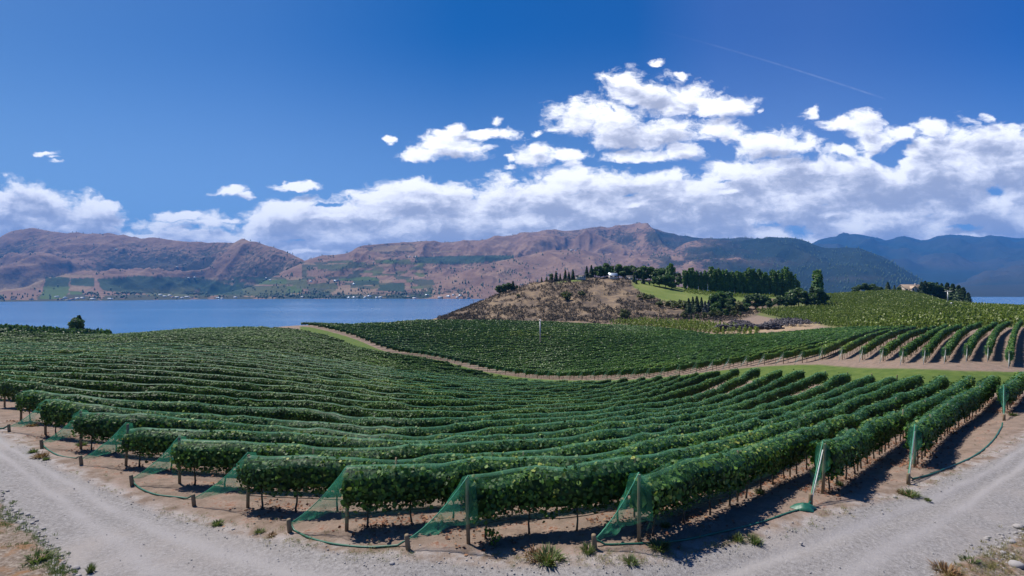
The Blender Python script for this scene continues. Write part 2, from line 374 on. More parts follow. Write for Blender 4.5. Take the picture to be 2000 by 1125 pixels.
def _cr(tab, px, gx):          # Catmull-Rom across columns
    px = np.asarray(px, float); out = np.zeros((len(gx), tab.shape[1]))
    sl = np.zeros_like(tab)
    for i in range(len(px)):
        a, b = max(0, i - 1), min(len(px) - 1, i + 1)
        sl[i] = (tab[b] - tab[a]) / (px[b] - px[a]) if 0 < i < len(px) - 1 else 0
    for g, x in enumerate(gx):
        x = min(max(x, px[0]), px[-1]); i = min(max(int(np.searchsorted(px, x)) - 1, 0), len(px) - 2)
        h = px[i + 1] - px[i]; t = (x - px[i]) / h
        out[g] = (2 * t**3 - 3 * t**2 + 1) * tab[i] + (t**3 - 2 * t**2 + t) * h * sl[i] + (-2 * t**3 + 3 * t**2) * tab[i + 1] + (t**3 - t**2) * h * sl[i + 1]
    return out
GH = _cr(_tab, _px, GX)
GH = gsm(gsm(GH, 4.0, 1), 3.0, 0)
def drop(px, Y):
    Y = np.maximum(np.asarray(Y, float), 5.0)
    fx = np.clip((np.asarray(px, float) - GX[0]) / 10.0, 0, len(GX) - 1.001); fv = np.clip((np.log(Y) - GV[0]) / (GV[1] - GV[0]), 0, len(GV) - 1.001)
    i = fx.astype(int); j = fv.astype(int); a = fx - i; b = fv - j
    return (GH[i, j] * (1 - b) + GH[i, j + 1] * b) * (1 - a) + (GH[i + 1, j] * (1 - b) + GH[i + 1, j + 1] * b) * a
def pxof(X, Y): return 1000.0 + F * np.asarray(X, float) / np.maximum(np.asarray(Y, float), 5.0)
def gz(X, Y): return EYE - drop(pxof(X, Y), Y)
YV = np.exp(np.linspace(math.log(9.0), math.log(640.0), 4200))
def ray(px, y, h=0.0, y0=9.0):
    """distance at which the sight line through (px, y) meets the ground raised by h; None if it passes over"""
    yy = HZ + F * (drop(np.full(YV.shape, px), YV) - h) / YV
    k0 = int(np.searchsorted(YV, y0))
    k = np.nonzero(yy[k0:] <= y)[0]
    if len(k) == 0: return None
    k = k[0] + k0
    if k == 0 or k == k0: return float(YV[k])
    a, b = yy[k - 1], yy[k]
    return float(YV[k - 1] + (YV[k] - YV[k - 1]) * (a - y) / (a - b + 1e-9))
def world(px, Y, h=0.0):
    X = (px - 1000.0) * Y / F
    return np.array([X, Y, EYE - float(drop(px, Y)) + h])
def ground_at(px, y, y0=9.0):
    Y = ray(px, y, 0.0, y0)
    return None if Y is None else world(px, Y)
# ------------------------------------------------------------------ the rows of vines: lines of their tops as surveyed from the road
NEAR_X = [-200, 0, 200, 400, 600, 800, 1000, 1200, 1400, 1600, 1800]
NEAR_T = {
 0: {11: 758, 12: 744.5, 13: 735, 14: 724, 15: 715, 16: 707, 17: 699.5, 18: 693, 20: 682.5, 22: 675, 25: 667.5, 28: 662, 35: 652},
 200: {9: 809, 10: 794, 11: 779, 12: 763, 13: 745, 14: 731, 15: 720.5, 16: 711.5, 17: 703.5, 18: 696.5, 20: 685, 25: 667, 30: 656, 35: 648},
 400: {7: 856, 8: 843, 9: 828, 10: 812, 11: 793, 12: 775, 13: 757, 14: 743, 15: 731, 16: 720.5, 17: 712, 18: 705, 20: 693, 25: 670.5, 30: 656, 35: 648, 40: 642.5, 45: 638, 50: 634},
 600: {5: 915, 6: 892, 7: 874, 8: 857, 9: 840.5, 10: 823, 11: 804, 12: 787, 13: 772, 14: 760, 15: 749, 16: 739.5, 17: 731, 18: 724, 20: 711.5, 25: 689.5, 30: 674, 35: 663, 40: 655.5, 45: 650, 50: 645.5, 54: 643},
 800: {4: 925, 5: 907, 6: 893.5, 7: 879, 8: 864.5, 9: 848.5, 10: 833, 11: 818, 12: 804, 13: 791, 14: 780, 15: 771, 16: 763, 17: 756, 18: 749.5, 20: 738, 25: 721.5, 30: 707.5, 35: 695.5, 40: 686, 45: 678, 54: 668},
 1000: {4: 925.5, 5: 904, 6: 884, 7: 867, 8: 851, 9: 836, 10: 823, 11: 812, 12: 802, 13: 793, 14: 785, 15: 778.5, 16: 772.5, 17: 767, 18: 762, 20: 753.5, 22: 745.5, 24: 740.5, 26: 736, 30: 727, 54: 690},
 1200: {3: 936, 4: 902, 5: 878, 6: 857, 7: 841, 8: 828, 9: 817, 10: 807, 11: 798, 12: 789.5, 13: 781.5, 14: 774, 15: 766.5, 16: 759, 17: 751.5, 18: 744, 19: 739, 25: 715, 54: 640},
 1400: {3: 890, 4: 864, 5: 842, 6: 825.5, 7: 812, 8: 800.5, 9: 789.5, 10: 776.5, 11: 761, 12: 742, 13: 723, 14: 708, 20: 640, 54: 500},
 1600: {2: 868, 3: 832, 4: 804, 5: 788, 6: 773, 7: 756, 8: 729, 9: 705, 12: 640, 54: 300},
 1800: {1: 838, 2: 787, 3: 758, 4: 730, 5: 702, 6: 672, 7: 640, 12: 560, 54: 200}}
KS = np.arange(0, 55)
def _full(d):
    k = sorted(d); y = [d[q] for q in k]; out = np.interp(KS, k, y)
    s = (y[1] - y[0]) / (k[1] - k[0]); out = np.where(KS < k[0], y[0] + (KS - k[0]) * s, out)
    s2 = (y[-1] - y[-2]) / (k[-1] - k[-2]); return np.where(KS > k[-1], y[-1] + (KS - k[-1]) * s2, out)
NT_ = {x: _full(d) for x, d in NEAR_T.items()}
NT_[-200] = NT_[0] - np.interp(KS, [11, 14, 20, 30], [16, 9, 4, 3])
NTAB = np.array([NT_[x] for x in NEAR_X])
FAR_END = {0: (1997, 726), 1: (1940, 728), 2: (1894, 729), 3: (1845, 730), 4: (1797, 731), 5: (1750, 731), 6: (1703, 728), 7: (1656, 725), 8: (1612, 723), 9: (1568, 720), 10: (1525, 720), 11: (1481, 717), 12: (1441, 717), 13: (1404, 721), 14: (1363, 725), 15: (1327, 729), 16: (1292, 731), 17: (1259, 735), 18: (1225, 737), 19: (1193, 740), 20: (1163, 742), 21: (1136, 743), 22: (1109, 743), 23: (1082, 743), 24: (1056, 741), 25: (1030, 738), 26: (1004, 736), 27: (980, 733), 28: (962, 729), 29: (943, 723), 30: (920, 719), 31: (900, 713), 32: (878, 707), 33: (855, 702), 34: (832, 698), 35: (808, 695), 36: (783, 692), 37: (760, 689), 38: (737, 686), 39: (715, 683), 40: (704, 678), 41: (693, 673), 42: (683, 669), 43: (672, 664), 44: (662, 660), 45: (651, 657), 46: (640, 654), 47: (628, 651), 48: (617, 649), 49: (606, 647), 50: (597, 645), 51: (588, 643)}
START = {0: (1957, 756), 1: (1787, 840), 2: (1607, 868), 3: (1248, 931), 4: (915, 936), 5: (677, 917), 6: (484, 888), 7: (351, 855), 8: (246, 829), 9: (158, 804), 10: (89, 784), 11: (41, 763), 12: (9, 745)}
START_BASE = {0: (1966, 815), 1: (1793, 924), 2: (1613, 972), 3: (1248, 1055), 4: (915, 1065), 5: (677, 1040), 6: (483, 998), 7: (352, 957), 8: (246, 921), 9: (158, 889), 10: (89, 861), 11: (41, 835), 12: (9, 816)}
POLY = {0: [(1960, 756), (1978, 743), (1988, 735), (1997, 726)],
        1: [(1787, 838), (1813, 812), (1856, 785), (1893, 767), (1923, 748), (1940, 728)],
        2: [(1607, 869), (1680, 838), (1733, 813), (1787, 789), (1840, 768), (1872, 752), (1894, 729)],
        3: [(1248, 931), (1300, 913), (1400, 890), (1500, 862), (1600, 832), (1660, 808), (1707, 792), (1760, 771), (1813, 753), (1845, 730)],
        4: [(915, 936), (960, 928), (1090, 920), (1200, 902), (1300, 884), (1400, 864), (1500, 837), (1600, 805), (1653, 787), (1733, 757), (1797, 731)]}
POSTH = 2.0
def herm(xs, ys, xq):
    xs = np.asarray(xs, float); ys = np.asarray(ys, float); sl = np.gradient(ys, xs)
    i = np.clip(np.searchsorted(xs, xq) - 1, 0, len(xs) - 2); h = xs[i + 1] - xs[i]; t = np.clip((xq - xs[i]) / h, 0, 1)
    return (2*t**3-3*t**2+1)*ys[i] + (t**3-2*t**2+t)*h*sl[i] + (-2*t**3+3*t**2)*ys[i+1] + (t**3-t**2)*h*sl[i+1]
def to_path(xs, ys, y0=9.0, first=None):
    pts = []
    for k, (x, y) in enumerate(zip(xs, ys)):
        y0k = y0(x) if callable(y0) else y0
        Y = ray(x, y, POSTH, y0k)
        if Y is None or Y > 420: continue
        pts.append((x, Y))
    if len(pts) < 4: return None
    p = np.array(pts); dist = np.abs(np.diff(np.log(p[:, 1])))
    p[:, 1] = np.exp(gsm(np.log(p[:, 1]), 1.6))
    X = (p[:, 0] - 1000) * p[:, 1] / F; Q = np.stack([X, p[:, 1]], 1)
    return resample(Q, 0.8)
def resample(Q, step):
    s = np.concatenate([[0], np.cumsum(np.linalg.norm(np.diff(Q, axis=0), axis=1))])
    n = max(4, int(s[-1] / step)); t = np.linspace(0, s[-1], n)
    out = np.stack([np.interp(t, s, Q[:, 0]), np.interp(t, s, Q[:, 1])], 1)
    return out
near_rows = {}
for k in range(0, 52):
    xe, ye = FAR_END[k]; x0, y0 = START.get(k, (-110, None))
    if k in POLY:
        pl = POLY[k]; xs = np.linspace(pl[0][0], pl[-1][0], max(12, int((pl[-1][0] - pl[0][0]) / 8))); ys = herm([a for a, b in pl], [b for a, b in pl], xs)
    else:
        xs = np.arange(x0, xe + 0.1, 8.0); xs[-1] = xe
        ys = herm(NEAR_X, NTAB[:, k], xs)
        ys = ys + (ye - ys[-1]) * sstep(xs, xe - 170, xe)
        if y0 is not None: ys = ys + (y0 - ys[0]) * (1 - sstep(xs, x0, x0 + 170))
    q = to_path(xs, ys)
    if q is not None: near_rows[k] = q
# far block: front (lane-side) ends from right to left
FRONT = [(1971, 720), (1928, 720), (1886, 720), (1843, 720), (1801, 719), (1760, 717), (1718, 716), (1677, 712), (1638, 711), (1602, 708), (1567, 708), (1530, 709), (1493, 711), (1459, 716), (1424, 720), (1392, 724), (1360, 728), (1327, 732), (1297, 735), (1268, 737), (1240, 740), (1212, 742), (1186, 742), (1161, 742), (1137, 742), (1113, 742), (1092, 741), (1073, 741), (1050, 740), (1027, 737), (1006, 733), (987, 731), (969, 730), (952, 727), (935, 723), (918, 719), (902, 714), (888, 710), (874, 706.5), (861, 703.5), (848, 701), (835, 699), (822, 697), (806, 696), (791, 694), (778, 692), (767, 690), (755, 687), (744, 684), (734, 680), (724, 675), (714, 669), (704, 665), (696, 662), (685, 659), (676, 656), (664, 652), (654, 650), (643, 647), (634, 645), (622, 642), (612, 640), (603, 638), (588, 637)]
RPOLY = {0: [(1971, 688), (1981, 645), (1988, 632), (1995, 625)], 1: [(1930, 678), (1944, 643), (1958, 632), (1971, 626)], 2: [(1889, 678), (1907, 650), (1930, 635), (1947, 628)], 3: [(1847, 680), (1877, 644), (1898, 634), (1915, 629)],
         4: [(1807, 681), (1840, 646), (1877, 632)], 5: [(1764, 682), (1800, 656), (1848, 633)], 6: [(1725, 680), (1773, 649), (1829, 635)], 7: [(1685, 679), (1733, 650), (1787, 636)], 8: [(1645, 679), (1693, 654), (1760, 638)], 9: [(1606, 680), (1653, 659.5), (1720, 640)]}
FX = [500, 600, 700, 800, 900, 1000, 1100, 1200, 1300, 1400, 1500, 1600, 1700, 1800]
FT = {500: {54: 640, 62: 630, 70: 626}, 600: {50: 660, 58: 640, 63: 631, 70: 627}, 700: {46: 672, 50: 662.5, 54: 652, 58: 641, 62: 633, 66: 628, 70: 625},
 800: {42: 687, 46: 676, 50: 664, 54: 652, 58: 642, 62: 634, 66: 628.5, 70: 624}, 900: {35: 707, 38: 699, 42: 688.5, 46: 677.5, 50: 665, 54: 653, 58: 643, 62: 635, 70: 624},
 1000: {30: 722, 35: 708, 42: 689, 46: 677, 50: 665, 54: 653.5, 58: 643.5, 62: 636, 70: 625}, 1100: {25: 731, 30: 719, 35: 706, 42: 686, 46: 674, 50: 662.5, 54: 652, 58: 643, 62: 637, 70: 628},
 1200: {21: 726, 25: 716, 30: 704, 35: 693, 42: 675, 46: 665, 50: 656, 54: 648.5, 58: 642, 62: 637, 70: 630}, 1300: {18: 715.5, 21: 708, 25: 699, 30: 688.5, 35: 679, 42: 666, 46: 659, 50: 653, 54: 648, 62: 640},
 1400: {14: 703, 15: 701, 18: 693, 21: 685.5, 25: 677.5, 30: 669.5, 35: 663, 42: 655, 50: 647}, 1500: {11: 688, 12: 686, 15: 679.5, 18: 673.5, 21: 668, 25: 662, 30: 656.5, 35: 652, 42: 646},
 1600: {9: 681, 10: 674, 12: 665, 15: 657.5, 18: 652, 21: 648, 25: 644, 35: 636}, 1700: {8: 652, 9: 646, 12: 640, 20: 628, 30: 615}, 1800: {8: 636, 12: 628, 20: 612, 30: 600}}
NF = len(FRONT); KJ = np.arange(0, 72)
_k = KS; KS = KJ
FTAB = np.array([_full(FT[x]) for x in FX]); KS = _k
_fx = np.array([a for a, b in FRONT][::-1], float); 
FRONTY = np.array([ray(a, b, 0.0, 40.0) or 60.0 for a, b in FRONT], float); FRONTY = np.exp(gsm(np.log(FRONTY), 1.5))
def front_Y(x): return np.interp(x, _fx, FRONTY[::-1])
far_rows = {}
for j in range(-1, 71):
    if j == -1:
        pl = [(2013, 690), (2016, 650), (2020, 632), (2026, 624)]; xs = np.linspace(2013, 2026, 12); ys = herm([a for a, b in pl], [b for a, b in pl], xs)
    elif j in RPOLY:
        pl = RPOLY[j]; xs = np.linspace(pl[0][0], pl[-1][0], 22); ys = herm([a for a, b in pl], [b for a, b in pl], xs)
    else:
        if j < NF: x0 = FRONT[j][0]; yt = HZ + F * (float(drop(x0, FRONTY[j])) - POSTH) / FRONTY[j]
        else: x0 = 640; yt = None
        xs = np.arange(x0, 1790, 9.0); ys = herm(FX, FTAB[:, j], xs)
        if yt is not None: ys = ys + (yt - ys[0]) * (1 - sstep(xs, x0, x0 + 90))
    q = to_path(xs, ys, y0=lambda x: float(front_Y(min(max(x, 590), 1970))) * 0.97)
    if q is not None:
        lim = np.interp(pxof(q[:, 0], q[:, 1]), [500, 600, 800, 1000, 1200, 1300, 1400, 1500, 1600, 1700, 1800, 1900, 2000], [225, 238, 305, 318, 284, 250, 200, 184, 172, 146, 118, 116, 122])
        bad = np.nonzero((q[:, 1] > lim) | (np.concatenate([[0], np.diff(q[:, 1])]) > .79))[0]
        seg = np.split(np.arange(len(q)), bad) if len(bad) else [np.arange(len(q))]
        seg = [sg[1:] if len(bad) and len(sg) and sg[0] in bad else sg for sg in seg]; sg = max(seg, key=len); q = q[sg]
        if len(q) < 5: continue
        # stop where consecutive points jump away
        far_rows[j] = q
print('rows', len(near_rows), len(far_rows), sum(len(q) for q in near_rows.values()) * .8, sum(len(q) for q in far_rows.values()) * .8)
# the lane between the blocks, as distances by direction
_e = [(float(pxof(q[-1][0], q[-1][1])), q[-1][1]) for k, q in near_rows.items() if k < 51]
_e.sort(); _ex = np.array([a for a, b in _e]); _ey = np.exp(gsm(np.log(np.array([b for a, b in _e])), 1.5))
def lane_near(x): return np.interp(x, _ex, _ey)

# ------------------------------------------------------------------ foliage builder
def frame_of(q):
    t = np.gradient(q, axis=0); t /= np.linalg.norm(t, axis=1, keepdims=True) + 1e-9
    return t, np.stack([-t[:, 1], t[:, 0]], 1)
def profile(q, seed, amp=0.19):
    slim = -.15 if seed >= 3000 else -.07 * sstep(q[:, 1], 17, 30)
    """per-point ground height, hedge top, hedge bottom and half-width"""
    s = np.concatenate([[0], np.cumsum(np.linalg.norm(np.diff(q, axis=0), axis=1))])
    z = gsm(gz(q[:, 0], q[:, 1]), 1.5)
    top = 1.98 + amp * 1.7 * (fbm(s / 3.4, s * 0 + seed, 2, seed) - .5) + amp * 1.6 * (fbm(s / 1.1, s * 0 + seed * 3.1, 2, seed + 5) - .5)
    top = top - .30 * sstep(fbm(s / 1.2, s * 0 + seed, 2, seed + 71), .66, .80)
    bot = 0.80 + .30 * (fbm(s / 1.3, s * 0 + seed, 3, seed + 11) - .5)
    wid = 0.44 + .26 * (fbm(s / .9, s * 0 + seed, 3, seed + 17) - .5) - .06 * sstep(q[:, 1], 45, 110) + slim
    return s, z, top, bot, wid
def leaves_on(q, seed, lod=1.0, yellow=0.0, tilt=0.0, net=False):
    t, nrm = frame_of(q); s, z, top, bot, wid = profile(q, seed)
    Y = np.maximum(q[:, 1], 8.0)
    size = np.clip(0.0024 * np.hypot(q[:, 0] * .6, Y), 0.13, 0.6)
    dens = lod * 1.25 * 3.3 / (0.62 * size ** 2)
    L = s[-1]; n = int(np.sum((dens[1:] + dens[:-1]) / 2 * np.diff(s)))
    r = np.random.default_rng(seed * 131 + 5)
    cdf = np.concatenate([[0], np.cumsum((dens[1:] + dens[:-1]) / 2 * np.diff(s))]); cdf /= cdf[-1]
    u = np.sort(r.random(n)); st = np.interp(u, cdf, s)
    def I(a): return np.interp(st, s, a)
    X, Yy, Z = I(q[:, 0]), I(q[:, 1]), I(z); tx, ty = I(t[:, 0]), I(t[:, 1]); nx, ny = I(nrm[:, 0]), I(nrm[:, 1])
    tp, bt, wd, sz = I(top), I(bot), I(wid), I(size)
    at_ = np.linspace(0, 2 * np.pi, 721); bx_ = np.sign(np.cos(at_)) * np.abs(np.cos(at_)) ** .50 * .42; by_ = np.sign(np.sin(at_)) * np.abs(np.sin(at_)) ** .50 * .60
    al_ = np.concatenate([[0], np.cumsum(np.hypot(np.diff(bx_), np.diff(by_)))]); a = np.interp(r.random(n) * al_[-1], al_, at_)
    a = np.where(r.random(n) < .06, r.normal(np.pi / 2, .6, n), a)      # more leaves on top
    ca, sa = np.cos(a), np.sin(a)
    e = 0.50
    oc = np.sign(ca) * np.abs(ca) ** e; os_ = np.sign(sa) * np.abs(sa) ** e
    rad = r.normal(0.97, 0.10, n)
    clump = fbm(st / .7, a * 1.1 + seed, 2, seed + 3) - .5
    rad = rad + clump * .32
    # stray shoots
    stray = r.random(n) < .035; rad = rad + stray * r.random(n) * .42
    cz = (tp + bt) / 2; hz = (tp - bt) / 2
    px_ = X + nx * wd * oc * rad; py_ = Yy + ny * wd * oc * rad; pz_ = Z + cz + hz * os_ * np.where(os_ < 0, rad + r.normal(0, .10, n), rad)
    # leaf frame
    N = np.stack([nx * ca, ny * ca, sa * .9 + .08], 1) + r.normal(0, 1, (n, 3)) * np.where(sz < .2, .45, .28)[:, None]; N /= np.linalg.norm(N, axis=1, keepdims=True)
    D = np.stack([tx, ty, tx * 0], 1) * r.normal(0, .8, (n, 1)) + np.array([0, 0, -1.0]) + np.stack([nx * ca, ny * ca, 0 * ca], 1) * .5
    D = D - N * np.sum(D * N, 1, keepdims=True); D /= np.linalg.norm(D, axis=1, keepdims=True) + 1e-9
    S = np.cross(N, D); P = np.stack([px_, py_, pz_], 1)
    h = (sz * r.uniform(.55, 1.4, n) * .5)[:, None]
    tint = np.clip(.42 + np.where(Yy < 30, .24, np.where(Yy < 90, .16, .09)) * r.normal(size=n) + .5 * (fbm(st / 2.2, st * 0 + seed, 3, seed + 23) - .5) + .20 * sa * 0 + yellow + 1.3 * np.clip(fbm(X / 11, Yy / 11, 3, 303) - .58, 0, 1), 0, 1)
    tint = np.where(r.random(n) < .012, np.clip(tint + .5, 0, 1), tint)
    near = (sz < .17)
    V = []; Fq = []; TT = []; off = 0
    k = np.nonzero(near)[0]
    if len(k):
        p, d, sd_, nn, hh = P[k], D[k], S[k], N[k], h[k]
        v = np.stack([p - d * hh * .9, p - d * hh * .35 + sd_ * hh * 1.0 - nn * hh * .3, p + d * hh * .45 + sd_ * hh * .72 - nn * hh * .3, p + d * hh * 1.05 - nn * hh * .2, p + d * hh * .45 - sd_ * hh * .72 - nn * hh * .3, p - d * hh * .35 - sd_ * hh * 1.0 - nn * hh * .3], 1).reshape(-1, 3)
        b = np.arange(len(k))[:, None] * 6
        V.append(v); Fq.append(np.vstack([b + np.array([0, 1, 2, 3]), b + np.array([0, 3, 4, 5])])); TT.append(np.repeat(tint[k], 6)); off = len(v)
    k = np.nonzero(~near)[0]
    if len(k):
        p, d, sd_, nn, hh = P[k], D[k], S[k], N[k], h[k]
        v = np.stack([p - d * hh, p + sd_ * hh * .85 - nn * hh * .25, p + d * hh, p - sd_ * hh * .85 - nn * hh * .25], 1).reshape(-1, 3)
        V.append(v); Fq.append(np.arange(len(k))[:, None] * 4 + np.arange(4) + off); TT.append(np.repeat(tint[k], 4)); off += len(v)
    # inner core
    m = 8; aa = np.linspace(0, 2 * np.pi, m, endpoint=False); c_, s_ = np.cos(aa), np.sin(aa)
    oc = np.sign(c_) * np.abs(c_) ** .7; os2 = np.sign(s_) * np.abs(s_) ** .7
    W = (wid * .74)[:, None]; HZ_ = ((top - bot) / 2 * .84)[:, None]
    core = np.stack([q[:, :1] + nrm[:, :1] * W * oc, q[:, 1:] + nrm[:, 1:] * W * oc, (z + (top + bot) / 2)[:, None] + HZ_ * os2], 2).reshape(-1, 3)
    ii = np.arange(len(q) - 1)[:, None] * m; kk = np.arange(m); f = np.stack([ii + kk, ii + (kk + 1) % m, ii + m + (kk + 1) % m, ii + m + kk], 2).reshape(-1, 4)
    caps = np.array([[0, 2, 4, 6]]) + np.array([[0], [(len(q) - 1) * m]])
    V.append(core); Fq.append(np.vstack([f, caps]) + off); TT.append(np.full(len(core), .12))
    return np.vstack(V), np.vstack(Fq), np.concatenate(TT), n
def net_ribbon(q, seed, a0=.05, keep=None):
    """the net lying over the top of a row, lightly draped down both shoulders"""
    t, nrm = frame_of(q); s, z, top, bot, wid = profile(q, seed)
    tp = z + np.maximum(gsm(top, 1.4), top) + a0
    wv = .05 * (fbm(s / .6, s * 0, 2, seed + 41) - .5)
    cols = [(-1.06, -.20), (-.72, -.02), (0, .03), (.72, -.02), (1.06, -.20)]
    v = np.stack([np.stack([q[:, 0] + nrm[:, 0] * (wid * c + wv * np.sign(c)), q[:, 1] + nrm[:, 1] * (wid * c + wv * np.sign(c)), tp + d * (1 + .5 * (fbm(s / .9, s * 0 + c, 2, seed) - .5))], 1) for c, d in cols], 1).reshape(-1, 3)
    m = len(cols); ii = np.arange(len(q) - 1)[:, None] * m; kk = np.arange(m - 1)
    f = np.stack([ii + kk, ii + kk + 1, ii + m + kk + 1, ii + m + kk], 2).reshape(-1, 4)
    return v, f
def net_crease(q, seed):
    """the ridge of the net, pulled tight along the top of a row"""
    t, nrm = frame_of(q); s, z, top, bot, wid = profile(q, seed)
    tp = z + np.maximum(gsm(top, 2.0), top) + .11; w_ = .07 + .05 * fbm(s / 2, s * 0, 2, seed + 8)
    v = np.stack([np.stack([q[:, 0] + nrm[:, 0] * w_ * c, q[:, 1] + nrm[:, 1] * w_ * c, tp + d], 1) for c, d in ((-1, -.05), (0, .03), (1, -.05))], 1).reshape(-1, 3)
    ii = np.arange(len(q) - 1)[:, None] * 3; kk = np.arange(2)
    return v, np.stack([ii + kk, ii + kk + 1, ii + 3 + kk + 1, ii + 3 + kk], 2).reshape(-1, 4)
def net_skirt(q, seed, side):
    """the loose lower edge of a net hanging under the leaves"""
    t, nrm = frame_of(q); s, z, top, bot, wid = profile(q, seed)
    r0 = fbm(s / 2.6, s * 0 + side * 3, 2, seed + 51)
    rows = []
    for f_, out in ((0, .95), (.35, .92), (.7, .75), (1, .62)):
        zz = z + bot + .12 - f_ * (.30 + .42 * r0)
        rows.append(np.stack([q[:, 0] + nrm[:, 0] * side * wid * out, q[:, 1] + nrm[:, 1] * side * wid * out, zz], 1))
    v = np.stack(rows, 1).reshape(-1, 3); m = 4; ii = np.arange(len(q) - 1)[:, None] * m; kk = np.arange(m - 1)
    return v, np.stack([ii + kk, ii + kk + 1, ii + m + kk + 1, ii + m + kk], 2).reshape(-1, 4)

# ------------------------------------------------------------------ small shared part meshes
def trunk_mesh(i):
    r = random.Random(100 + i); b = MB()
    x = y = 0; pts = []
    for k in range(6):
        zz = -.05 + k * .2; pts.append((x, y, zz)); x += r.uniform(-.03, .03); y += r.uniform(-.03, .03)
    b.tube(pts, [.045, .036, .032, .03, .03, .026], 6)
    for sx in (-1, 1): b.tube([pts[4], (pts[4][0] + sx * .22, pts[4][1], .93), (pts[4][0] + sx * .55, pts[4][1], 1.0)], [.024, .02, .012], 5)
    return b.mesh('trunk', [M['bark']], True)
TRUNK = [trunk_mesh(i) for i in range(5)]
def post_mesh(i):
    b = MB(); r = random.Random(i); b.tube([(0, 0, -.1), (r.uniform(-.01, .01), 0, .9), (r.uniform(-.02, .02), 0, 1.98), (0, 0, 2.02)], [.062, .058, .055, .045], 10)
    return b.mesh('end_post', [M['wood']], True)
POST = [post_mesh(i) for i in range(3)]
_b = MB(); _b.tube([(0, 0, -.1), (0, 0, 2.0)], [.035, .035], 6); LINEPOST = _b.mesh('line_post', [M['wood']], True)
_b = MB(); _b.tube([(0, 0, -.2), (.01, 0, .42), (.012, 0, .45)], [.075, .07, .06], 10); STAKE = _b.mesh('anchor_stake', [M['wood']], True)
ORD = 'first second third fourth fifth sixth seventh eighth ninth tenth eleventh twelfth thirteenth fourteenth fifteenth sixteenth seventeenth eighteenth nineteenth'.split()
def ordinal(n):
    if n <= 19: return ORD[n - 1]
    tens = ['twent', 'thirt', 'fort', 'fift', 'sixt', 'sevent'][n // 10 - 2]
    return tens + 'ieth' if n % 10 == 0 else tens + 'y-' + ORD[n % 10 - 1]
STAKES = {1: (1774, 945), 2: (1583, 988), 3: (1162, 1073), 4: (797, 1073), 5: (566, 1040), 6: (379, 988), 7: (258, 948), 8: (159, 908), 9: (82, 875), 10: (18, 843), 0: (1961, 822)}
# ------------------------------------------------------------------ ground, road, lane, dry hill: one height field cut into its surfaces
ROAD_TOP = [(-900, 800), (-300, 812), (0, 846), (100, 905), (200, 953), (300, 1000), (420, 1034), (560, 1064), (700, 1086), (900, 1098), (1100, 1102), (1300, 1096), (1420, 1072), (1600, 1018), (1800, 956), (1900, 916), (2000, 862), (2300, 800), (2900, 770)]
BANK_L = [(-900, 860), (-200, 930), (0, 990), (60, 1040), (110, 1095), (150, 1140), (220, 1300)]
BANK_R = [(1700, 1300), (1800, 1160), (1850, 1120), (1900, 1090), (2000, 1040), (2300, 930), (2900, 860)]
def iy(tab, x): return np.interp(x, [a for a, b in tab], [b for a, b in tab])
PXG = np.concatenate([np.arange(-1500, -60, 20), np.arange(-60, 2061, 4), np.arange(2080, 3500, 20)]).astype(float)
VG = np.concatenate([np.linspace(math.log(5.0), math.log(34), 230), np.linspace(math.log(34), math.log(560), 330)[1:], np.linspace(math.log(560), math.log(1380), 30)[1:]])
PX, VV = np.meshgrid(PXG, VG, indexing='ij'); YY = np.exp(VV); HH = drop(PX, YY); XX = (PX - 1000) * YY / F; ZZ = EYE - HH
PY = HZ + F * HH / YY
near = YY < 75
wob = (fbm(XX / 2.2, YY / 2.2, 4, 3) - .5)
road = sstep((PY - iy(ROAD_TOP, PX)) + wob * 26, -8, 10) * near
bankL = sstep((PY - iy(BANK_L, PX)) * 1.0 + wob * 60, -6, 14) * (PX < 600) * (YY < 60); bankR = sstep((PY - iy(BANK_R, PX)) + wob * 60, -6, 14) * (PX > 1400) * (YY < 60)
bank = np.maximum(bankL, bankR)
shoulder = np.exp(-((PY - iy(ROAD_TOP, PX) + 6) / 16) ** 2) * near
ln, lf = lane_near(PX), front_Y(np.clip(PX, 588, 1985))
lf = np.where(PX < 588, ln + 4, lf)
gap = np.maximum(lf - ln, 2.0)
lof = np.interp(PX, [600, 900, 1200, 1350, 1500], [1.2, .3, .3, .8, 1.2])
lane_w = sstep(YY, ln + .8 + wob, ln + 1.6 + wob) * sstep(-YY, -(lf - lof + wob * .5), -(lf - lof - .8 + wob * .5))
lane_w = lane_w * (PX > 560)
# dry hill and pale lawn beyond the vineyard
HILL_L = [(600, 900), (840, 420), (858, 312), (1000, 320), (1170, 306), (1200, 312), (1330, 306), (1400, 288), (1470, 318), (1490, 352), (1560, 420), (1600, 900)]
hy = np.interp(PX, [a for a, b in HILL_L], [b for a, b in HILL_L])
dry = sstep(YY, hy - 8, hy + 4)
lly = np.interp(PX, [1228, 1236, 1262, 1300, 1350, 1400, 1470, 1530, 1550], [546, 560, 576, 589, 597, 593, 588, 582, 570]) + wob * 5
lawn_poly = sstep(PX, 1230 + wob * 8, 1240) * sstep(-PX, -1545, -1530) * sstep(lly - PY, -1.5, 1.5) * sstep(YY, 372, 380) * sstep(-YY, -498, -484)
lawn2 = np.exp(-(((PX - 1115) / 26) ** 2) ** 2) * sstep(YY, 458, 464) * sstep(-YY, -486, -480)
lawn = np.maximum(lawn_poly, lawn2)
orch = sstep(YY, np.interp(PX, [1400, 1480, 1560, 1640, 1665, 1750, 1800, 2000], [330, 320, 250, 190, 168, 140, 118, 122]), np.interp(PX, [1400, 1480, 1560, 1640, 1665, 1750, 1800, 2000], [336, 330, 258, 200, 174, 146, 124, 128])) * (PX > 1440) * (1 - 0) + sstep(YY, 185, 195) * (PX < 320)
rub = np.exp(-(((PX - 1500) / 105) ** 4)) * np.exp(-(((YY - 232) / 26) ** 4))
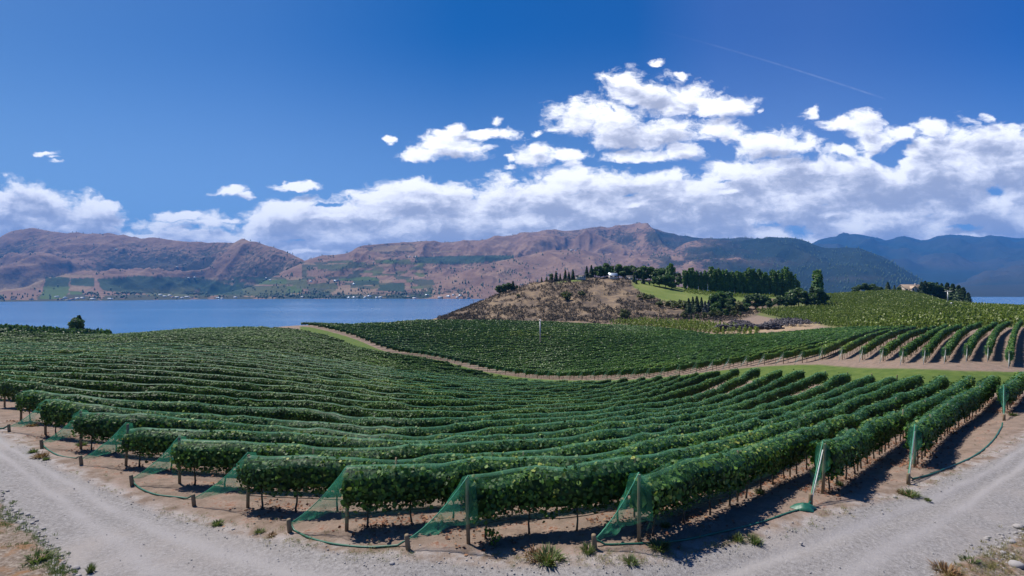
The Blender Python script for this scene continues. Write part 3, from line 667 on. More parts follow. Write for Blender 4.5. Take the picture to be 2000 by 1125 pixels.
# the dry hill is rough, the rest nearly smooth
rough = dry * (1 - lawn) * ((fbm(XX / 22, YY / 22, 5, 31, ridged=True) - .6) * 5.0 + (fbm(XX / 5, YY / 5, 3, 37) - .5) * 1.4) * sstep(-YY, -560, -500)
ZZ = ZZ + rough + bank * ((fbm(XX / 1.1, YY / 1.1, 3, 41) - .45) * .22 + (fbm(XX / .25, YY / .25, 3, 43) - .5) * .09 + .06) + rub * (1.2 + (fbm(XX / 4, YY / 4, 3, 9) - .5) * 2.2)
near_rough = (YY < 60) * (1 - road) * ((fbm(XX / .5, YY / .5, 3, 77) - .5) * .07 + (fbm(XX / .16, YY / .16, 2, 78) - .5) * .035 * (YY < 32))
rut = road * (-.05 * np.exp(-(((PY - iy(ROAD_TOP, PX) - 40) / 14) ** 2)))
ZZ = ZZ + near_rough + rut + road * (fbm(XX / 1.5, YY / 1.5, 3, 71) - .5) * .06
dm = (PY - iy(ROAD_TOP, PX)) * YY ** 2 / (F * HH) + (fbm(XX / 3, YY / 3, 2, 19) - .5) * .5
track = road * (np.exp(-((dm - 1.1) / .33) ** 2) + np.exp(-((dm - 2.7) / .36) ** 2)) * (.5 + fbm(XX / 1.2, YY / 1.2, 3, 29))
NXG, NYG = PX.shape
idx = np.arange(NXG * NYG).reshape(NXG, NYG)
quads = np.stack([idx[:-1, :-1], idx[1:, :-1], idx[1:, 1:], idx[:-1, 1:]], 2).reshape(-1, 4)
AV = np.stack([XX, YY, ZZ], 2).reshape(-1, 3)
attr_all = {'road': road.ravel(), 'bank': bank.ravel(), 'lane': lane_w.ravel(), 'dry': (dry * (1 - lawn)).ravel(), 'lawn': lawn.ravel(), 'orch': np.clip(orch, 0, 1).ravel(), 'shoulder': shoulder.ravel(), 'rub': rub.ravel(), 'track': track.ravel()}
def cellmean(a): return (a[:-1, :-1] + a[1:, :-1] + a[1:, 1:] + a[:-1, 1:]).ravel() / 4
cls = np.zeros(len(quads), int)
cls[cellmean(road) > .5] = 1; cls[cellmean(bank) > .5] = 2; cls[cellmean(lane_w) > .5] = 3; cls[(cellmean(dry * (1 - lawn)) > .5)] = 4; cls[cellmean(lawn) > .5] = 5
def ground_mat():
    m, t, p = mat('ground')
    g = t.new('ShaderNodeTexCoord').outputs['Object']
    n_big = t.noise(g, .22, 5, .55); n_mid = t.noise(g, 1.4, 6, .6); n_fine = t.noise(g, 9.0, 6, .65); n_peb = t.noise(g, 34.0, 3, .6)
    vor = t.new('ShaderNodeTexVoronoi'); t.l.new(g, vor.inputs['Vector']); vor.inputs['Scale'].default_value = 16
    soil = t.ramp(n_mid, [(.25, (.135, .098, .075)), (.5, (.210, .160, .128)), (.75, (.295, .238, .198))])
    soil = t.mix(t.ss(n_fine, .52, .75), soil, (.155, .105, .075))
    soil = t.mix(t.m('MULTIPLY', t.ss(n_mid, .50, .68), t.ss(n_fine, .40, .62)), soil, (.20, .088, .050))      # fallen leaves
    gravel = t.ramp(t.m('ADD', t.m('MULTIPLY', n_fine, .6), t.m('MULTIPLY', n_peb, .4)), [(.30, (.100, .094, .092)), (.5, (.228, .218, .216)), (.70, (.36, .348, .35))])
    gravel = t.mix(t.ss(n_big, .45, .75), gravel, (.285, .262, .250))
    gravel = t.mix(t.m('MULTIPLY', t.ss(n_mid, .58, .74), .5), gravel, (.17, .155, .148))
    gravel = t.mix(t.m('MULTIPLY', t.attr('track'), .8, clamp=True), gravel, (.29, .278, .28))
    st = t.m('MULTIPLY', t.ss(vor.outputs['Distance'], .22, .12), t.ss(n_fine, .50, .58))
    gravel = t.mix(t.m('MULTIPLY', st, .6), gravel, (.36, .35, .35))
    shc = t.ramp(t.m('ADD', t.m('MULTIPLY', n_fine, .5), t.m('MULTIPLY', n_peb, .5)), [(.3, (.17, .155, .15)), (.5, (.30, .275, .265)), (.7, (.45, .42, .41))])
    bankc = t.ramp(n_fine, [(.3, (.085, .066, .05)), (.5, (.19, .15, .12)), (.7, (.33, .29, .25))])
    bankc = t.mix(t.ss(n_mid, .5, .68), bankc, (.20, .115, .062))
    grass = t.ramp(t.noise(g, .8, 6, .65), [(.3, (.052, .090, .017)), (.5, (.078, .122, .024)), (.7, (.112, .150, .036))])
    dryc = t.ramp(t.noise(g, .10, 8, .68), [(.34, (.080, .064, .054)), (.47, (.135, .102, .076)), (.6, (.235, .172, .110)), (.75, (.17, .13, .095))])
    lawnc = t.ramp(t.noise(g, .05, 6, .6), [(.35, (.105, .150, .034)), (.6, (.155, .190, .050)), (.8, (.23, .22, .09))])
    orc = t.ramp(t.noise(g, .12, 5, .6), [(.3, (.075, .100, .030)), (.6, (.13, .14, .05)), (.8, (.20, .18, .09))])
    rubc = t.ramp(t.noise(g, .35, 6, .65), [(.3, (.20, .17, .15)), (.5, (.34, .25, .15)), (.7, (.45, .33, .20))])
    c = soil
    c = t.mix(t.attr('orch'), c, orc); c = t.mix(t.attr('rub'), c, rubc); c = t.mix(t.attr('dry'), c, dryc); c = t.mix(t.attr('lawn'), c, lawnc); c = t.mix(t.attr('lane'), c, grass)
    c = t.mix(t.m('MULTIPLY', t.attr('shoulder'), t.ss(n_mid, .38, .6)), c, shc)
    c = t.mix(t.attr('road'), c, gravel); c = t.mix(t.attr('bank'), c, bankc)
    t.l.new(c, p.inputs['Base Color']); p.inputs['Roughness'].default_value = .95; p.inputs['Specular IOR Level'].default_value = .2
    b = t.new('ShaderNodeBump'); b.inputs['Strength'].default_value = .75; b.inputs['Distance'].default_value = .07
    t.l.new(t.m('ADD', t.m('MULTIPLY', n_fine, .8), t.m('MULTIPLY', n_peb, .5)), b.inputs['Height']); t.l.new(b.outputs[0], p.inputs['Normal'])
    return m
M['ground'] = ground_mat()
for ci, nm in enumerate(['vineyard_ground', 'gravel_road', 'road_bank_ground', 'grass_path', 'dry_hill', 'lawn_field']):
    qs = quads[cls == ci]
    if not len(qs): continue
    u, inv = np.unique(qs, return_inverse=True)
    o = obj(nm, mesh_np(nm, AV[u], inv.reshape(-1, 4), [M['ground']], {k: a[u] for k, a in attr_all.items()}, True))
    tag(o, kind='structure')
# level ground behind the camera
zb = EYE - 7.6
gx = np.linspace(-400, 400, 41); gy = np.array([-260, -120, -60, -20, 0, 5.0]); bx, by = np.meshgrid(gx, gy, indexing='ij')
bx = bx * (0.02 + (5.0 - by + 8) / 273.0 * .98) ; bi = np.arange(bx.size).reshape(bx.shape)
o = obj('ground_behind', mesh_np('ground_behind', np.stack([bx, by, bx * 0 + zb - .002], 2).reshape(-1, 3), np.stack([bi[:-1, :-1], bi[1:, :-1], bi[1:, 1:], bi[:-1, 1:]], 2).reshape(-1, 4), [M['ground']], {k: np.full(bx.size, .9 if k == 'bank' else 0.) for k in attr_all})); tag(o, kind='structure')

# ------------------------------------------------------------------ lake
m, t, p = mat('lake_water')
g = t.new('ShaderNodeTexCoord').outputs['Object']
wv = t.noise(t.v('MULTIPLY', g, (.02, .06, 1)), 1.0, 6, .6); wl = t.noise(t.v('MULTIPLY', g, (.0005, .0032, 1)), 1.0, 7, .62)
t.l.new(t.ramp(wl, [(.3, (.020, .105, .26)), (.52, (.034, .135, .31)), (.68, (.065, .18, .38))]), p.inputs['Base Color'])
p.inputs['Roughness'].default_value = .22; p.inputs['IOR'].default_value = 1.33
b = t.new('ShaderNodeBump'); b.inputs['Strength'].default_value = .5; b.inputs['Distance'].default_value = 3.0; t.l.new(wv, b.inputs['Height']); t.l.new(b.outputs[0], p.inputs['Normal'])
M['lake'] = m
lx = np.array([-26000, -6000, 6000, 26000.]); ly = np.array([450., 3000, 8000, 17000]); ax, ay = np.meshgrid(lx, ly, indexing='ij'); ii = np.arange(16).reshape(4, 4)
o = obj('lake_water', mesh_np('lake_water', np.stack([ax, ay, ax * 0], 2).reshape(-1, 3), np.stack([ii[:-1, :-1], ii[1:, :-1], ii[1:, 1:], ii[:-1, 1:]], 2).reshape(-1, 4), [M['lake']])); tag(o, kind='structure')

# ------------------------------------------------------------------ hills across the lake
def hill_mat():
    m, t, p = mat('hill_slope')
    g = t.new('ShaderNodeTexCoord').outputs['Object']
    n1 = t.noise(g, .0035, 7, .62); n2 = t.noise(g, .018, 5, .65); n3 = t.noise(g, .06, 3, .6)
    base = t.ramp(n1, [(.3, (.145, .088, .070)), (.5, (.210, .134, .102)), (.7, (.28, .188, .130))])
    scrub = t.ss(t.m('ADD', n2, t.m('MULTIPLY', t.attr('wood'), .62)), .58, .76)  # scrub, spread wider so its dark patches also paint in cloud shadow
    base = t.mix(t.m('MULTIPLY', scrub, t.lin(t.attr('wood'), .3, 1.1, .75, 1.0)), base, (.016, .028, .024))
    base = t.mix(t.m('MULTIPLY', t.ss(n3, .56, .7), .35), base, (.075, .062, .05))
    fld = t.attr('fieldc', 'Color'); fa = t.attr('fielda')
    fm = t.mix(t.m('MULTIPLY', t.ss(n3, .35, .65), .35), fld, (.03, .04, .03))
    base = t.mix(fa, base, fm)
    t.l.new(base, p.inputs['Base Color']); p.inputs['Roughness'].default_value = 1.0; p.inputs['Specular IOR Level'].default_value = .1
    b = t.new('ShaderNodeBump'); b.inputs['Strength'].default_value = .8; b.inputs['Distance'].default_value = 14.0; t.l.new(n2, b.inputs['Height']); t.l.new(b.outputs[0], p.inputs['Normal'])
    return m
M['hill'] = hill_mat()
DG, BG, TN, PK, OL = (.022, .058, .034), (.060, .115, .030), (.27, .19, .125), (.20, .125, .095), (.075, .095, .040)
FIELDS = [  # polygons on the far slopes (direction, apparent height) and what grows there
 ([(90, 540), (135, 541), (135, 559), (86, 561)], DG), ([(137, 542), (184, 543), (186, 561), (137, 556)], DG), ([(85, 560), (135, 559), (135, 572), (120, 584), (78, 584)], BG),
 ([(137, 557), (182, 561), (166, 569), (136, 567)], TN), ([(136, 568), (164, 570), (160, 575), (136, 576)], BG), ([(190, 545), (270, 538), (340, 541), (420, 549), (475, 562), (400, 566), (260, 573), (200, 567)], DG),
 ([(0, 540), (88, 541), (80, 562), (0, 571)], TN), ([(8, 571), (76, 566), (72, 586), (8, 586)], PK), ([(80, 532), (180, 536), (180, 541), (80, 541)], TN),
 ([(270, 566), (380, 560), (380, 578), (290, 578)], OL), ([(390, 563), (470, 561), (480, 576), (390, 578)], DG),
 ([(810, 502), (880, 500), (1003, 498), (1003, 508), (890, 517), (815, 514)], DG), ([(730, 508), (800, 506), (806, 517), (735, 515)], OL), ([(745, 508), (775, 507), (775, 513), (745, 513)], BG),
 ([(720, 540), (735, 545), (680, 548), (660, 545)], BG), ([(660, 545), (735, 541), (740, 548), (660, 549)], BG), ([(740, 556), (790, 552), (790, 570), (740, 568)], DG), ([(500, 545), (600, 548), (600, 556), (500, 556)], OL),
 ([(505, 548), (560, 545), (560, 554), (505, 555)], BG), ([(560, 560), (590, 560), (590, 572), (560, 572)], BG), ([(620, 518), (700, 514), (700, 524), (620, 526)], OL), ([(600, 528), (680, 530), (680, 540), (600, 540)], PK), ([(660, 563), (700, 562), (700, 572), (650, 572)], TN),
 ([(640, 510), (690, 508), (690, 514), (640, 514)], OL), ([(735, 480), (800, 478), (815, 490), (720, 492)], TN), ([(840, 492), (900, 488), (905, 491), (842, 495)], TN), ([(480, 562), (560, 556), (560, 576), (480, 578)], OL), ([(580, 556), (660, 552), (660, 562), (580, 564)], OL), ([(690, 548), (740, 548), (740, 556), (690, 558)], DG)]
def inpoly(x, y, poly):
    c = np.zeros(x.shape, bool); n = len(poly)
    for i in range(n):
        x1, y1 = poly[i]; x2, y2 = poly[(i + 1) % n]
        if y1 == y2: continue
        c ^= ((y1 > y) != (y2 > y)) & (x < (x2 - x1) * (y - y1) / (y2 - y1) + x1)
    return c
def rangemesh(name, ridge, Ys, Yr, power=1.0, gully=1.0, wood=0.0, seed=0, scale=900.0, bench=0.0, nx=480, ny=150, fields=False, ridge_noise=1.0, woodmask=None):
    """Ys, Yr: distance of the foot and of the crest, by direction."""
    rx = np.array([a for a, b in ridge], float); ry = np.array([b for a, b in ridge], float)
    px = np.linspace(rx[0], rx[-1], nx); zr = herm(rx, ry, px)
    fY = lambda q: np.interp(px, [a for a, b in q], [b for a, b in q]) if isinstance(q, list) else np.full(nx, float(q))
    ys, yr = fY(Ys), fY(Yr)
    tt = np.linspace(-0.03, 1.25, ny)
    P = np.repeat(px[:, None], ny, 1); Tt = np.repeat(tt[None], nx, 0)
    Y = ys[:, None] + (yr - ys)[:, None] * Tt; X = (P - 1000) * Y / F
    wx = (fbm(X / scale * .7, Y / scale * .7, 3, seed + 50) - .5) * scale * .7
    rd = fbm((X + wx) / scale, (Y + wx * .6) / (scale * 1.5), 6, seed, .44, ridged=True)
    rd2 = fbm((X + wx) / (scale * .3), (Y) / (scale * .5), 4, seed + 9, .5, ridged=True)
    ztop = (HZ - zr)[:, None] * yr[:, None] / F + EYE
    c = np.clip(Tt, 0, 1)
    prof = (1 - bench) * c ** power + bench * sstep(c, .45, 1.0)
    amp = np.clip(4 * c * (1.02 - c), 0, 1) ** .7 * sstep(c, .12, .5)
    z = ztop * prof * (1 + 0 * c) + ztop * amp * gully * ((rd - .62) * .62 + (rd2 - .6) * .08)
    z = z + ztop * ridge_noise * .022 * (fbm(P / 14, P * 0, 4, seed + 3) - .5) * sstep(c, .8, 1.0)
    z = np.where(Tt > 1, ztop - (Tt - 1) * (yr - ys)[:, None] * .55 - 8, z)
    z = np.where(Tt < 0, -6, np.maximum(z, -6 + 7 * (Tt > .004)))
    z = np.maximum(z, -18.0)
    PYy = HZ + F * (EYE - z) / Y
    hol = np.clip((.60 - rd) * 3.0, -.4, 1.0)
    wd = np.clip(wood + .55 * hol * amp + .25 * (fbm(X / 420, Y / 420, 3, seed + 77) - .5), 0, 1.6)
    if woodmask is not None: wd = np.clip(wd + woodmask(P, PYy), 0, 2)
    fc = np.zeros((nx * ny, 3)); fa = np.zeros(nx * ny)
    if fields:
        jw = (fbm(P / 30, PYy / 9, 3, 15) - .5)
        cx_ = np.floor((P + jw * 34) / 27.0 + np.floor((PYy + jw * 6) / 6.0) * .37); cy_ = np.floor((PYy + jw * 6) / 6.0); hh_ = _hash(cx_, cy_, 91).ravel()
        zone = ((PYy > 541) & (PYy < 583) & (P > 255) & (P < 850) & (Tt < 1) & (Tt > 0)) | ((PYy > 512) & (PYy < 583) & (P > 590) & (P < 830) & (Tt < 1) & (Tt > 0))
        for lo, hi, cc in ((0, .30, DG), (.30, .42, OL), (.42, .52, BG), (.52, .66, TN), (.66, .74, PK)):
            k = zone.ravel() & (hh_ >= lo) & (hh_ < hi); fc[k] = cc; fa[k] = .75
        k = ((PYy > 576 + jw * 6) & (Tt < 1) & (fbm(P / 22, PYy / 8, 3, 33) > .36)).ravel(); fc[k] = (.030, .048, .030); fa[k] = .85
        jx = (fbm(X / 60, Y / 60, 2, 5) - .5) * 5
        for poly, cc in FIELDS:
            k = inpoly((P + jx).ravel(), (PYy + jx * .15).ravel(), poly) & (Tt.ravel() < 1); fc[k] = cc; fa[k] = .92
    ii = np.arange(nx * ny).reshape(nx, ny)
    me = mesh_np(name, np.stack([X, Y, z], 2).reshape(-1, 3), np.stack([ii[:-1, :-1], ii[1:, :-1], ii[1:, 1:], ii[:-1, 1:]], 2).reshape(-1, 4), [M['hill']], {'wood': wd.ravel(), 'fieldc': fc, 'fielda': fa}, True)
    o = obj(name, me); tag(o, kind='structure')
    return dict(px=px, X=X, Y=Y, z=z, wood=wd, t=Tt, py=PYy, fa=fa.reshape(nx, ny))
RNG = {}
RNG['left'] = rangemesh('hills', [(-700, 480), (-300, 474), (-100, 473), (0, 467), (25, 459), (60, 452), (110, 457), (170, 461), (225, 462), (270, 468), (310, 468), (340, 473), (370, 474), (420, 471), (460, 472), (500, 474), (530, 481), (560, 491), (585, 502), (605, 513), (640, 530), (700, 560)],
    [(-700, 3100), (0, 3350), (250, 3700), (400, 4100), (700, 4300)], [(-700, 8000), (0, 7600), (400, 7400), (560, 6400), (700, 5200)], 1.15, 1.15, .10, 11, 900, .62, 700, 190, True)
RNG['centre'] = rangemesh('hills', [(440, 572), (500, 556), (540, 538), (570, 521), (600, 508), (622, 503), (650, 501), (680, 495), (695, 485), (715, 478), (745, 474), (790, 471), (830, 470), (860, 473), (900, 471), (940, 470), (970, 466), (1000, 462), (1030, 459), (1060, 451), (1082, 446), (1100, 448), (1130, 446), (1165, 441), (1185, 443), (1210, 440), (1240, 438), (1270, 444), (1300, 453), (1340, 459), (1400, 465), (1460, 470), (1560, 480), (1700, 520), (1800, 560)],
    4290, [(440, 5200), (600, 6200), (800, 7400), (1000, 8600), (1240, 9200), (1800, 9200)], 1.05, 1.0, .10, 23, 950, .35, 760, 190, True, woodmask=lambda P, y: .75 * sstep(P + (vnoise(P / 25, y / 9, 3) - .5) * 150, 1190, 1400) * sstep(-y, -505, -470) + .5 * np.exp(-((y - 578) / 8) ** 2) * (P > 430))
RNG['front'] = rangemesh('hills', [(790, 588), (820, 582), (838, 572), (851, 557), (880, 543), (920, 526), (952, 515), (1008, 503), (1050, 495), (1090, 489), (1130, 488), (1165, 494), (1200, 499), (1250, 497), (1290, 493), (1320, 490), (1350, 495), (1400, 511), (1460, 535), (1520, 560)],
    4250, [(790, 4500), (851, 4900), (1090, 6200), (1320, 6800), (1520, 5600)], .95, .75, -.08, 37, 700, .1, 420, 120, woodmask=lambda P, y: .7 * sstep(P + (vnoise(P / 25, y / 9, 4) - .5) * 160, 1240, 1420))
RNG['dark'] = rangemesh('hills', [(1290, 500), (1330, 480), (1360, 470), (1400, 466), (1440, 471), (1470, 469), (1510, 464), (1545, 463), (1570, 468), (1595, 478), (1625, 486), (1650, 487), (1675, 484), (1700, 491), (1730, 504), (1760, 522), (1790, 541), (1815, 557), (1840, 574), (1870, 592)],
    4200, [(1290, 7600), (1550, 7400), (1680, 6400), (1870, 4700)], .9, .8, 1.35, 53, 800, .0, 460, 130, woodmask=lambda P, y: -1.15 * (1 - sstep(P + (fbm(P / 40, y / 14, 3, 8) - .5) * 190, 1330, 1500)) -.75 * np.exp(-((P - 1500) / 70) ** 2 - ((y - 512) / 14) ** 2) - .5 * np.exp(-((P - 1660) / 90) ** 2 - ((y - 545) / 9) ** 2))  # the mid-slope gap in the woods paints a sunlit pink patch into the colour
RNG['right'] = rangemesh('hills', [(1740, 590), (1800, 578), (1850, 556), (1890, 540), (1930, 524), (1960, 517), (2000, 507), (2080, 500), (2250, 490), (2700, 490)], 5200, [(1740, 8000), (2000, 11000), (2700, 12000)], .9, 1.1, .85, 67, 900, .2, 300, 110)
RNG['far'] = rangemesh('hills', [(1500, 500), (1560, 486), (1590, 474), (1630, 463), (1668, 456), (1700, 461), (1735, 470), (1768, 463), (1800, 470), (1840, 461), (1858, 459), (1885, 464), (1915, 466), (1950, 460), (1985, 464), (2040, 458), (2200, 455), (2500, 470), (3000, 480)], 7800, 14500, .85, .9, 1.1, 79, 1500, .1, 520, 130, woodmask=lambda P, y: -.5 * np.exp(-((P - 1850) / 120) ** 2 - ((y - 515) / 14) ** 2))
def haze_box():
    m = bpy.data.materials.new('haze'); m.use_nodes = True; t = NT(m.node_tree); t.n.clear()
    o_ = t.new('ShaderNodeOutputMaterial'); v = t.new('ShaderNodeVolumePrincipled'); v.inputs['Color'].default_value = (.09, .38, 1.0, 1); v.inputs['Density'].default_value = 4.9e-5; v.inputs['Anisotropy'].default_value = .0
    t.l.new(v.outputs[0], o_.inputs['Volume'])
    b = MB(); b.box(-27000, 27000, -300, 20000, -20, 2100)
    o = obj('haze', b.mesh('haze', [m])); tag(o, kind='stuff')
# ------------------------------------------------------------------ build the rows
tot = 0
def put_trunks(root, q, s0, s1, step, r, posts=6, side_jit=.04, part_trunk=True, post_every=4):
    t, nrm = frame_of(q); s = np.concatenate([[0], np.cumsum(np.linalg.norm(np.diff(q, axis=0), axis=1))])
    d = s0; i = 0
    while d < min(s1, s[-1]):
        x = np.interp(d, s, q[:, 0]); y = np.interp(d, s, q[:, 1]); z = float(gz(x, y)); tx = np.interp(d, s, t[:, 0]); ty = np.interp(d, s, t[:, 1])
        obj('trunk', TRUNK[r.randrange(5)], root, (x + r.uniform(-side_jit, side_jit), y + r.uniform(-side_jit, side_jit), z), (r.uniform(-.06, .06), r.uniform(-.06, .06), math.atan2(ty, tx) + r.choice((0, math.pi)) + r.uniform(-.3, .3)))
        i += 1
        if post_every and i % post_every == 0:
            e = d + step * .5; x = np.interp(e, s, q[:, 0]); y = np.interp(e, s, q[:, 1])
            obj('line_post', LINEPOST, root, (x, y, float(gz(x, y))), (r.uniform(-.02, .02), r.uniform(-.02, .02), 0))
        d += step * r.uniform(.85, 1.15)
def net_tent(q, seed, stake, sag=.10, slim=1.0):
    """net pulled from the end of a row down to its anchor stake"""
    t, nrm = frame_of(q); p0 = q[0]; z0 = float(gz(*p0)); n = nrm[0]; d = -t[0]
    prof = [(-.48, .85), (-.52, 1.15), (-.50, 1.5), (-.36, 1.95), (0, 2.12), (.36, 1.95), (.50, 1.5), (.52, 1.15), (.48, .85)]
    tip = np.array(stake) + np.array([0, 0, .28]); rings = []; K = 14
    r = np.random.default_rng(seed)
    for k in range(K):
        f = k / (K - 1); ring = []
        for w_, h in prof:
            w_ = w_ * slim; h = h if slim == 1 else 2.1 - (2.1 - h) * .8
            a = np.array([p0[0] + n[0] * w_, p0[1] + n[1] * w_, z0 + h])
            g = f ** .8; b = a * (1 - g) + tip * g
            b = b + np.array([0, 0, -sag * 4 * g * (1 - g) * (1.0 if h > 1 else .2)])
            # pinch in towards the tip
            b[:2] += (p0 * (1 - g) + tip[:2] * g - b[:2]) * (.55 * math.sin(math.pi * min(1, g * 1.0)) )
            b[:2] += n * .05 * math.sin(k * 1.25 + len(ring) * 2.1) * math.sin(math.pi * g); b[2] += .04 * math.sin(k * .9 + len(ring) * 1.7 + seed) * math.sin(math.pi * g)
            ring.append(b + r.normal(0, .012, 3))
        rings.append(ring)
    v = np.array(rings).reshape(-1, 3); m = len(prof); ii = np.arange(K - 1)[:, None] * m; kk = np.arange(m - 1)
    return v, np.stack([ii + kk, ii + kk + 1, ii + m + kk + 1, ii + m + kk], 2).reshape(-1, 4)
for k, q in near_rows.items():
    r = random.Random(k)
    e = FAR_END[k]
    root = empty('vine_row', (q[0][0], q[0][1], float(gz(*q[0]))))
    inv = -np.array(root.location)
    if k <= 12:
        lab = {0: 'short netted vine row at the right edge, its net tied to a stake', 1: 'netted vine row whose grey strut stands just left of the rightmost short row',
               2: 'netted vine row with a bundle of loose net at the foot of its white strut', 3: 'long netted vine row starting at the tied stake lowest right of the photo centre'}.get(k,
               'netted vine row ending at the gravel road, end post %s from the right' % ordinal(k + 1))
    else:
        lab = 'netted near-block vine row, upper end %s from right along the grass lane' % ordinal(k + 1)
    tag(root, lab, 'vine row', 'netted vine rows of the near block')
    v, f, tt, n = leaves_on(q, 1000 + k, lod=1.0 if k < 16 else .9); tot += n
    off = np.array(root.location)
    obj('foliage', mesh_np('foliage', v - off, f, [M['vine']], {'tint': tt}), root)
    # net over the top
    nv, nf = net_ribbon(q if k <= 11 else q[:2], 1000 + k, .05)
    allv = [nv]; allf = [nf]; c = len(nv)
    if k in (2, 3, 4, 5, 6, 7, 8, 9):
        m = min(len(q), 50 if k in (2, 3) else 30)
        for sd_ in (-1, 1):
            sv_, sf = net_skirt(q[:m], 1000 + k, sd_); allv.append(sv_); allf.append(sf + c); c += len(sv_)
    c_crease = c
    cv, cf = net_crease(q if k <= 24 else q[:2], 1000 + k); allv.append(cv); allf.append(cf + c); c += len(cv)
    c_tent = c
    if k in STAKES:
        g = ground_at(*STAKES[k])
        tv, tf = net_tent(q, k, g, .19 if k > 2 else .03, 1.0 if k > 2 else .55); allv.append(tv); allf.append(tf + c); c += len(tv)
    nfa = np.vstack(allf); mi = np.where(nfa[:, 0] >= c_tent, 1, np.where(nfa[:, 0] >= c_crease, 2, 0))
    obj('bird_net', mesh_np('bird_net', np.vstack(allv) - off, nfa, [M['netthin'], M['net'], M['netedge']], None, True, mi), root)
    if k in STAKES:
        g = ground_at(*STAKES[k])
        a_ = np.array([q[0][0], q[0][1], float(gz(*q[0])) + 2.10]); b_ = g + np.array([0, 0, .30]); gg = np.linspace(0, 1, 12)
        pp = a_ * (1 - gg[:, None] ** .8) + b_ * gg[:, None] ** .8; pp[:, 2] -= (.76 if k > 2 else .12) * gg ** .8 * (1 - gg ** .8)
        bb = MB(); bb.tube(pp - off, .016, 6); obj('net_cord', bb.mesh('net_cord', [M['cord']], True), root)
        lean = (p := q[0] - g[:2]); lean = lean / np.linalg.norm(lean)
        if k > 2: obj('anchor_stake', STAKE, root, tuple(g - off), (lean[1] * .12, -lean[0] * .12, 0))
        else:
            b = MB(); hi = np.array([q[0][0], q[0][1], float(gz(*q[0])) + 1.75])
            b.tube([g - off, hi - off], [.021, .021], 8); obj('strut', b.mesh('strut', [M['white'] if k == 2 else M['metal']], True), root)
            obj('anchor_stake', STAKE, root, tuple(g - off))
    if k <= 12:
        obj('end_post', POST[k % 3], root, (0, 0, 0), (r.uniform(-.02, .02), r.uniform(-.03, .03), 0))
        xe = q[-1]; obj('end_post', POST[(k + 1) % 3], root, (xe[0] - off[0], xe[1] - off[1], float(gz(*xe)) - off[2]), (r.uniform(-.04, .04), r.uniform(-.04, .04), 0))
    before = set(o.name for o in root.children)
    lim = {0: 60, 1: 70, 2: 75, 3: 60, 4: 30}.get(k, 11)
    if 1 <= k <= 9:
        qq = q[:60 if k < 4 else 26]; zz = gz(qq[:, 0], qq[:, 1]) + .46 + .05 * np.sin(np.arange(len(qq)) * .8)
        bb = MB(); bb.tube(np.stack([qq[:, 0], qq[:, 1], zz], 1) - off, .014, 5); obj('drip_hose', bb.mesh('drip_hose', [M['hose']], True), root)
        before = set(o.name for o in root.children)
    if k <= 11: put_trunks(root, q, .7, lim, 1.45, r)
    for o in root.children:
        if o.name not in before: o.location = Vector(o.location) - Vector(off)
for j, q in far_rows.items():
    r = random.Random(500 + j)
    root = empty('vine_row', (q[0][0], q[0][1], float(gz(*q[0])))); off = np.array(root.location)
    if j < 0: lab = 'upper block vine row cut off by the right edge of the photo'
    elif j < NF: lab = 'upper-block vine row, lane-side end %s from right above the grass lane' % ordinal(j + 1)
    else: lab = 'vine row on the far crest of the upper block, %s row from the skyline there' % ordinal(72 - j)
    tag(root, lab, 'vine row', 'vine rows of the upper block')
    yl = .03 + (.16 if 53 <= j <= 56 else 0)
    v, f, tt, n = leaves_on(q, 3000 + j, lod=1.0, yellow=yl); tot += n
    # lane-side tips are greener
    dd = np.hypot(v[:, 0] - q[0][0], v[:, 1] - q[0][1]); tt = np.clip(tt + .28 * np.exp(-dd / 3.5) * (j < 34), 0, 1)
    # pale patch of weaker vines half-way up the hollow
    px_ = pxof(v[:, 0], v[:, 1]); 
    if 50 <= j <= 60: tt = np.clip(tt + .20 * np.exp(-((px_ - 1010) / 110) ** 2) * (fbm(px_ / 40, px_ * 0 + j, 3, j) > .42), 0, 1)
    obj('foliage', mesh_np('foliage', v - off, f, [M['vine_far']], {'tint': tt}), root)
    if 0 <= j < 44 and j < NF:
        x, y = FRONT[j]; t, nrm = frame_of(q); st = q[0] - t[0] * 1.6
        g = np.array([st[0], st[1], float(gz(*st))])
        tv, tf = net_tent(q, j, g, .03)
        obj('bird_net', mesh_np('bird_net', tv - off, tf, [M['netthin']], None, True), root)
        obj('end_post', POST[j % 3], root, (0, 0, 0))
        if j < 16:
            b = MB(); b.tube([g - off, np.array([0, 0, 1.6])], [.03, .03], 6); obj('strut', b.mesh('strut', [M['metal']], True), root)
    if 0 <= j <= 30:
        before = set(o.name for o in root.children)
        put_trunks(root, q, .9, 55 if j < 10 else 9, 1.7 if j < 10 else 1.9, r, post_every=3)
        for o in root.children:
            if o.name not in before: o.location = Vector(o.location) - Vector(off)
print('leaves', tot)
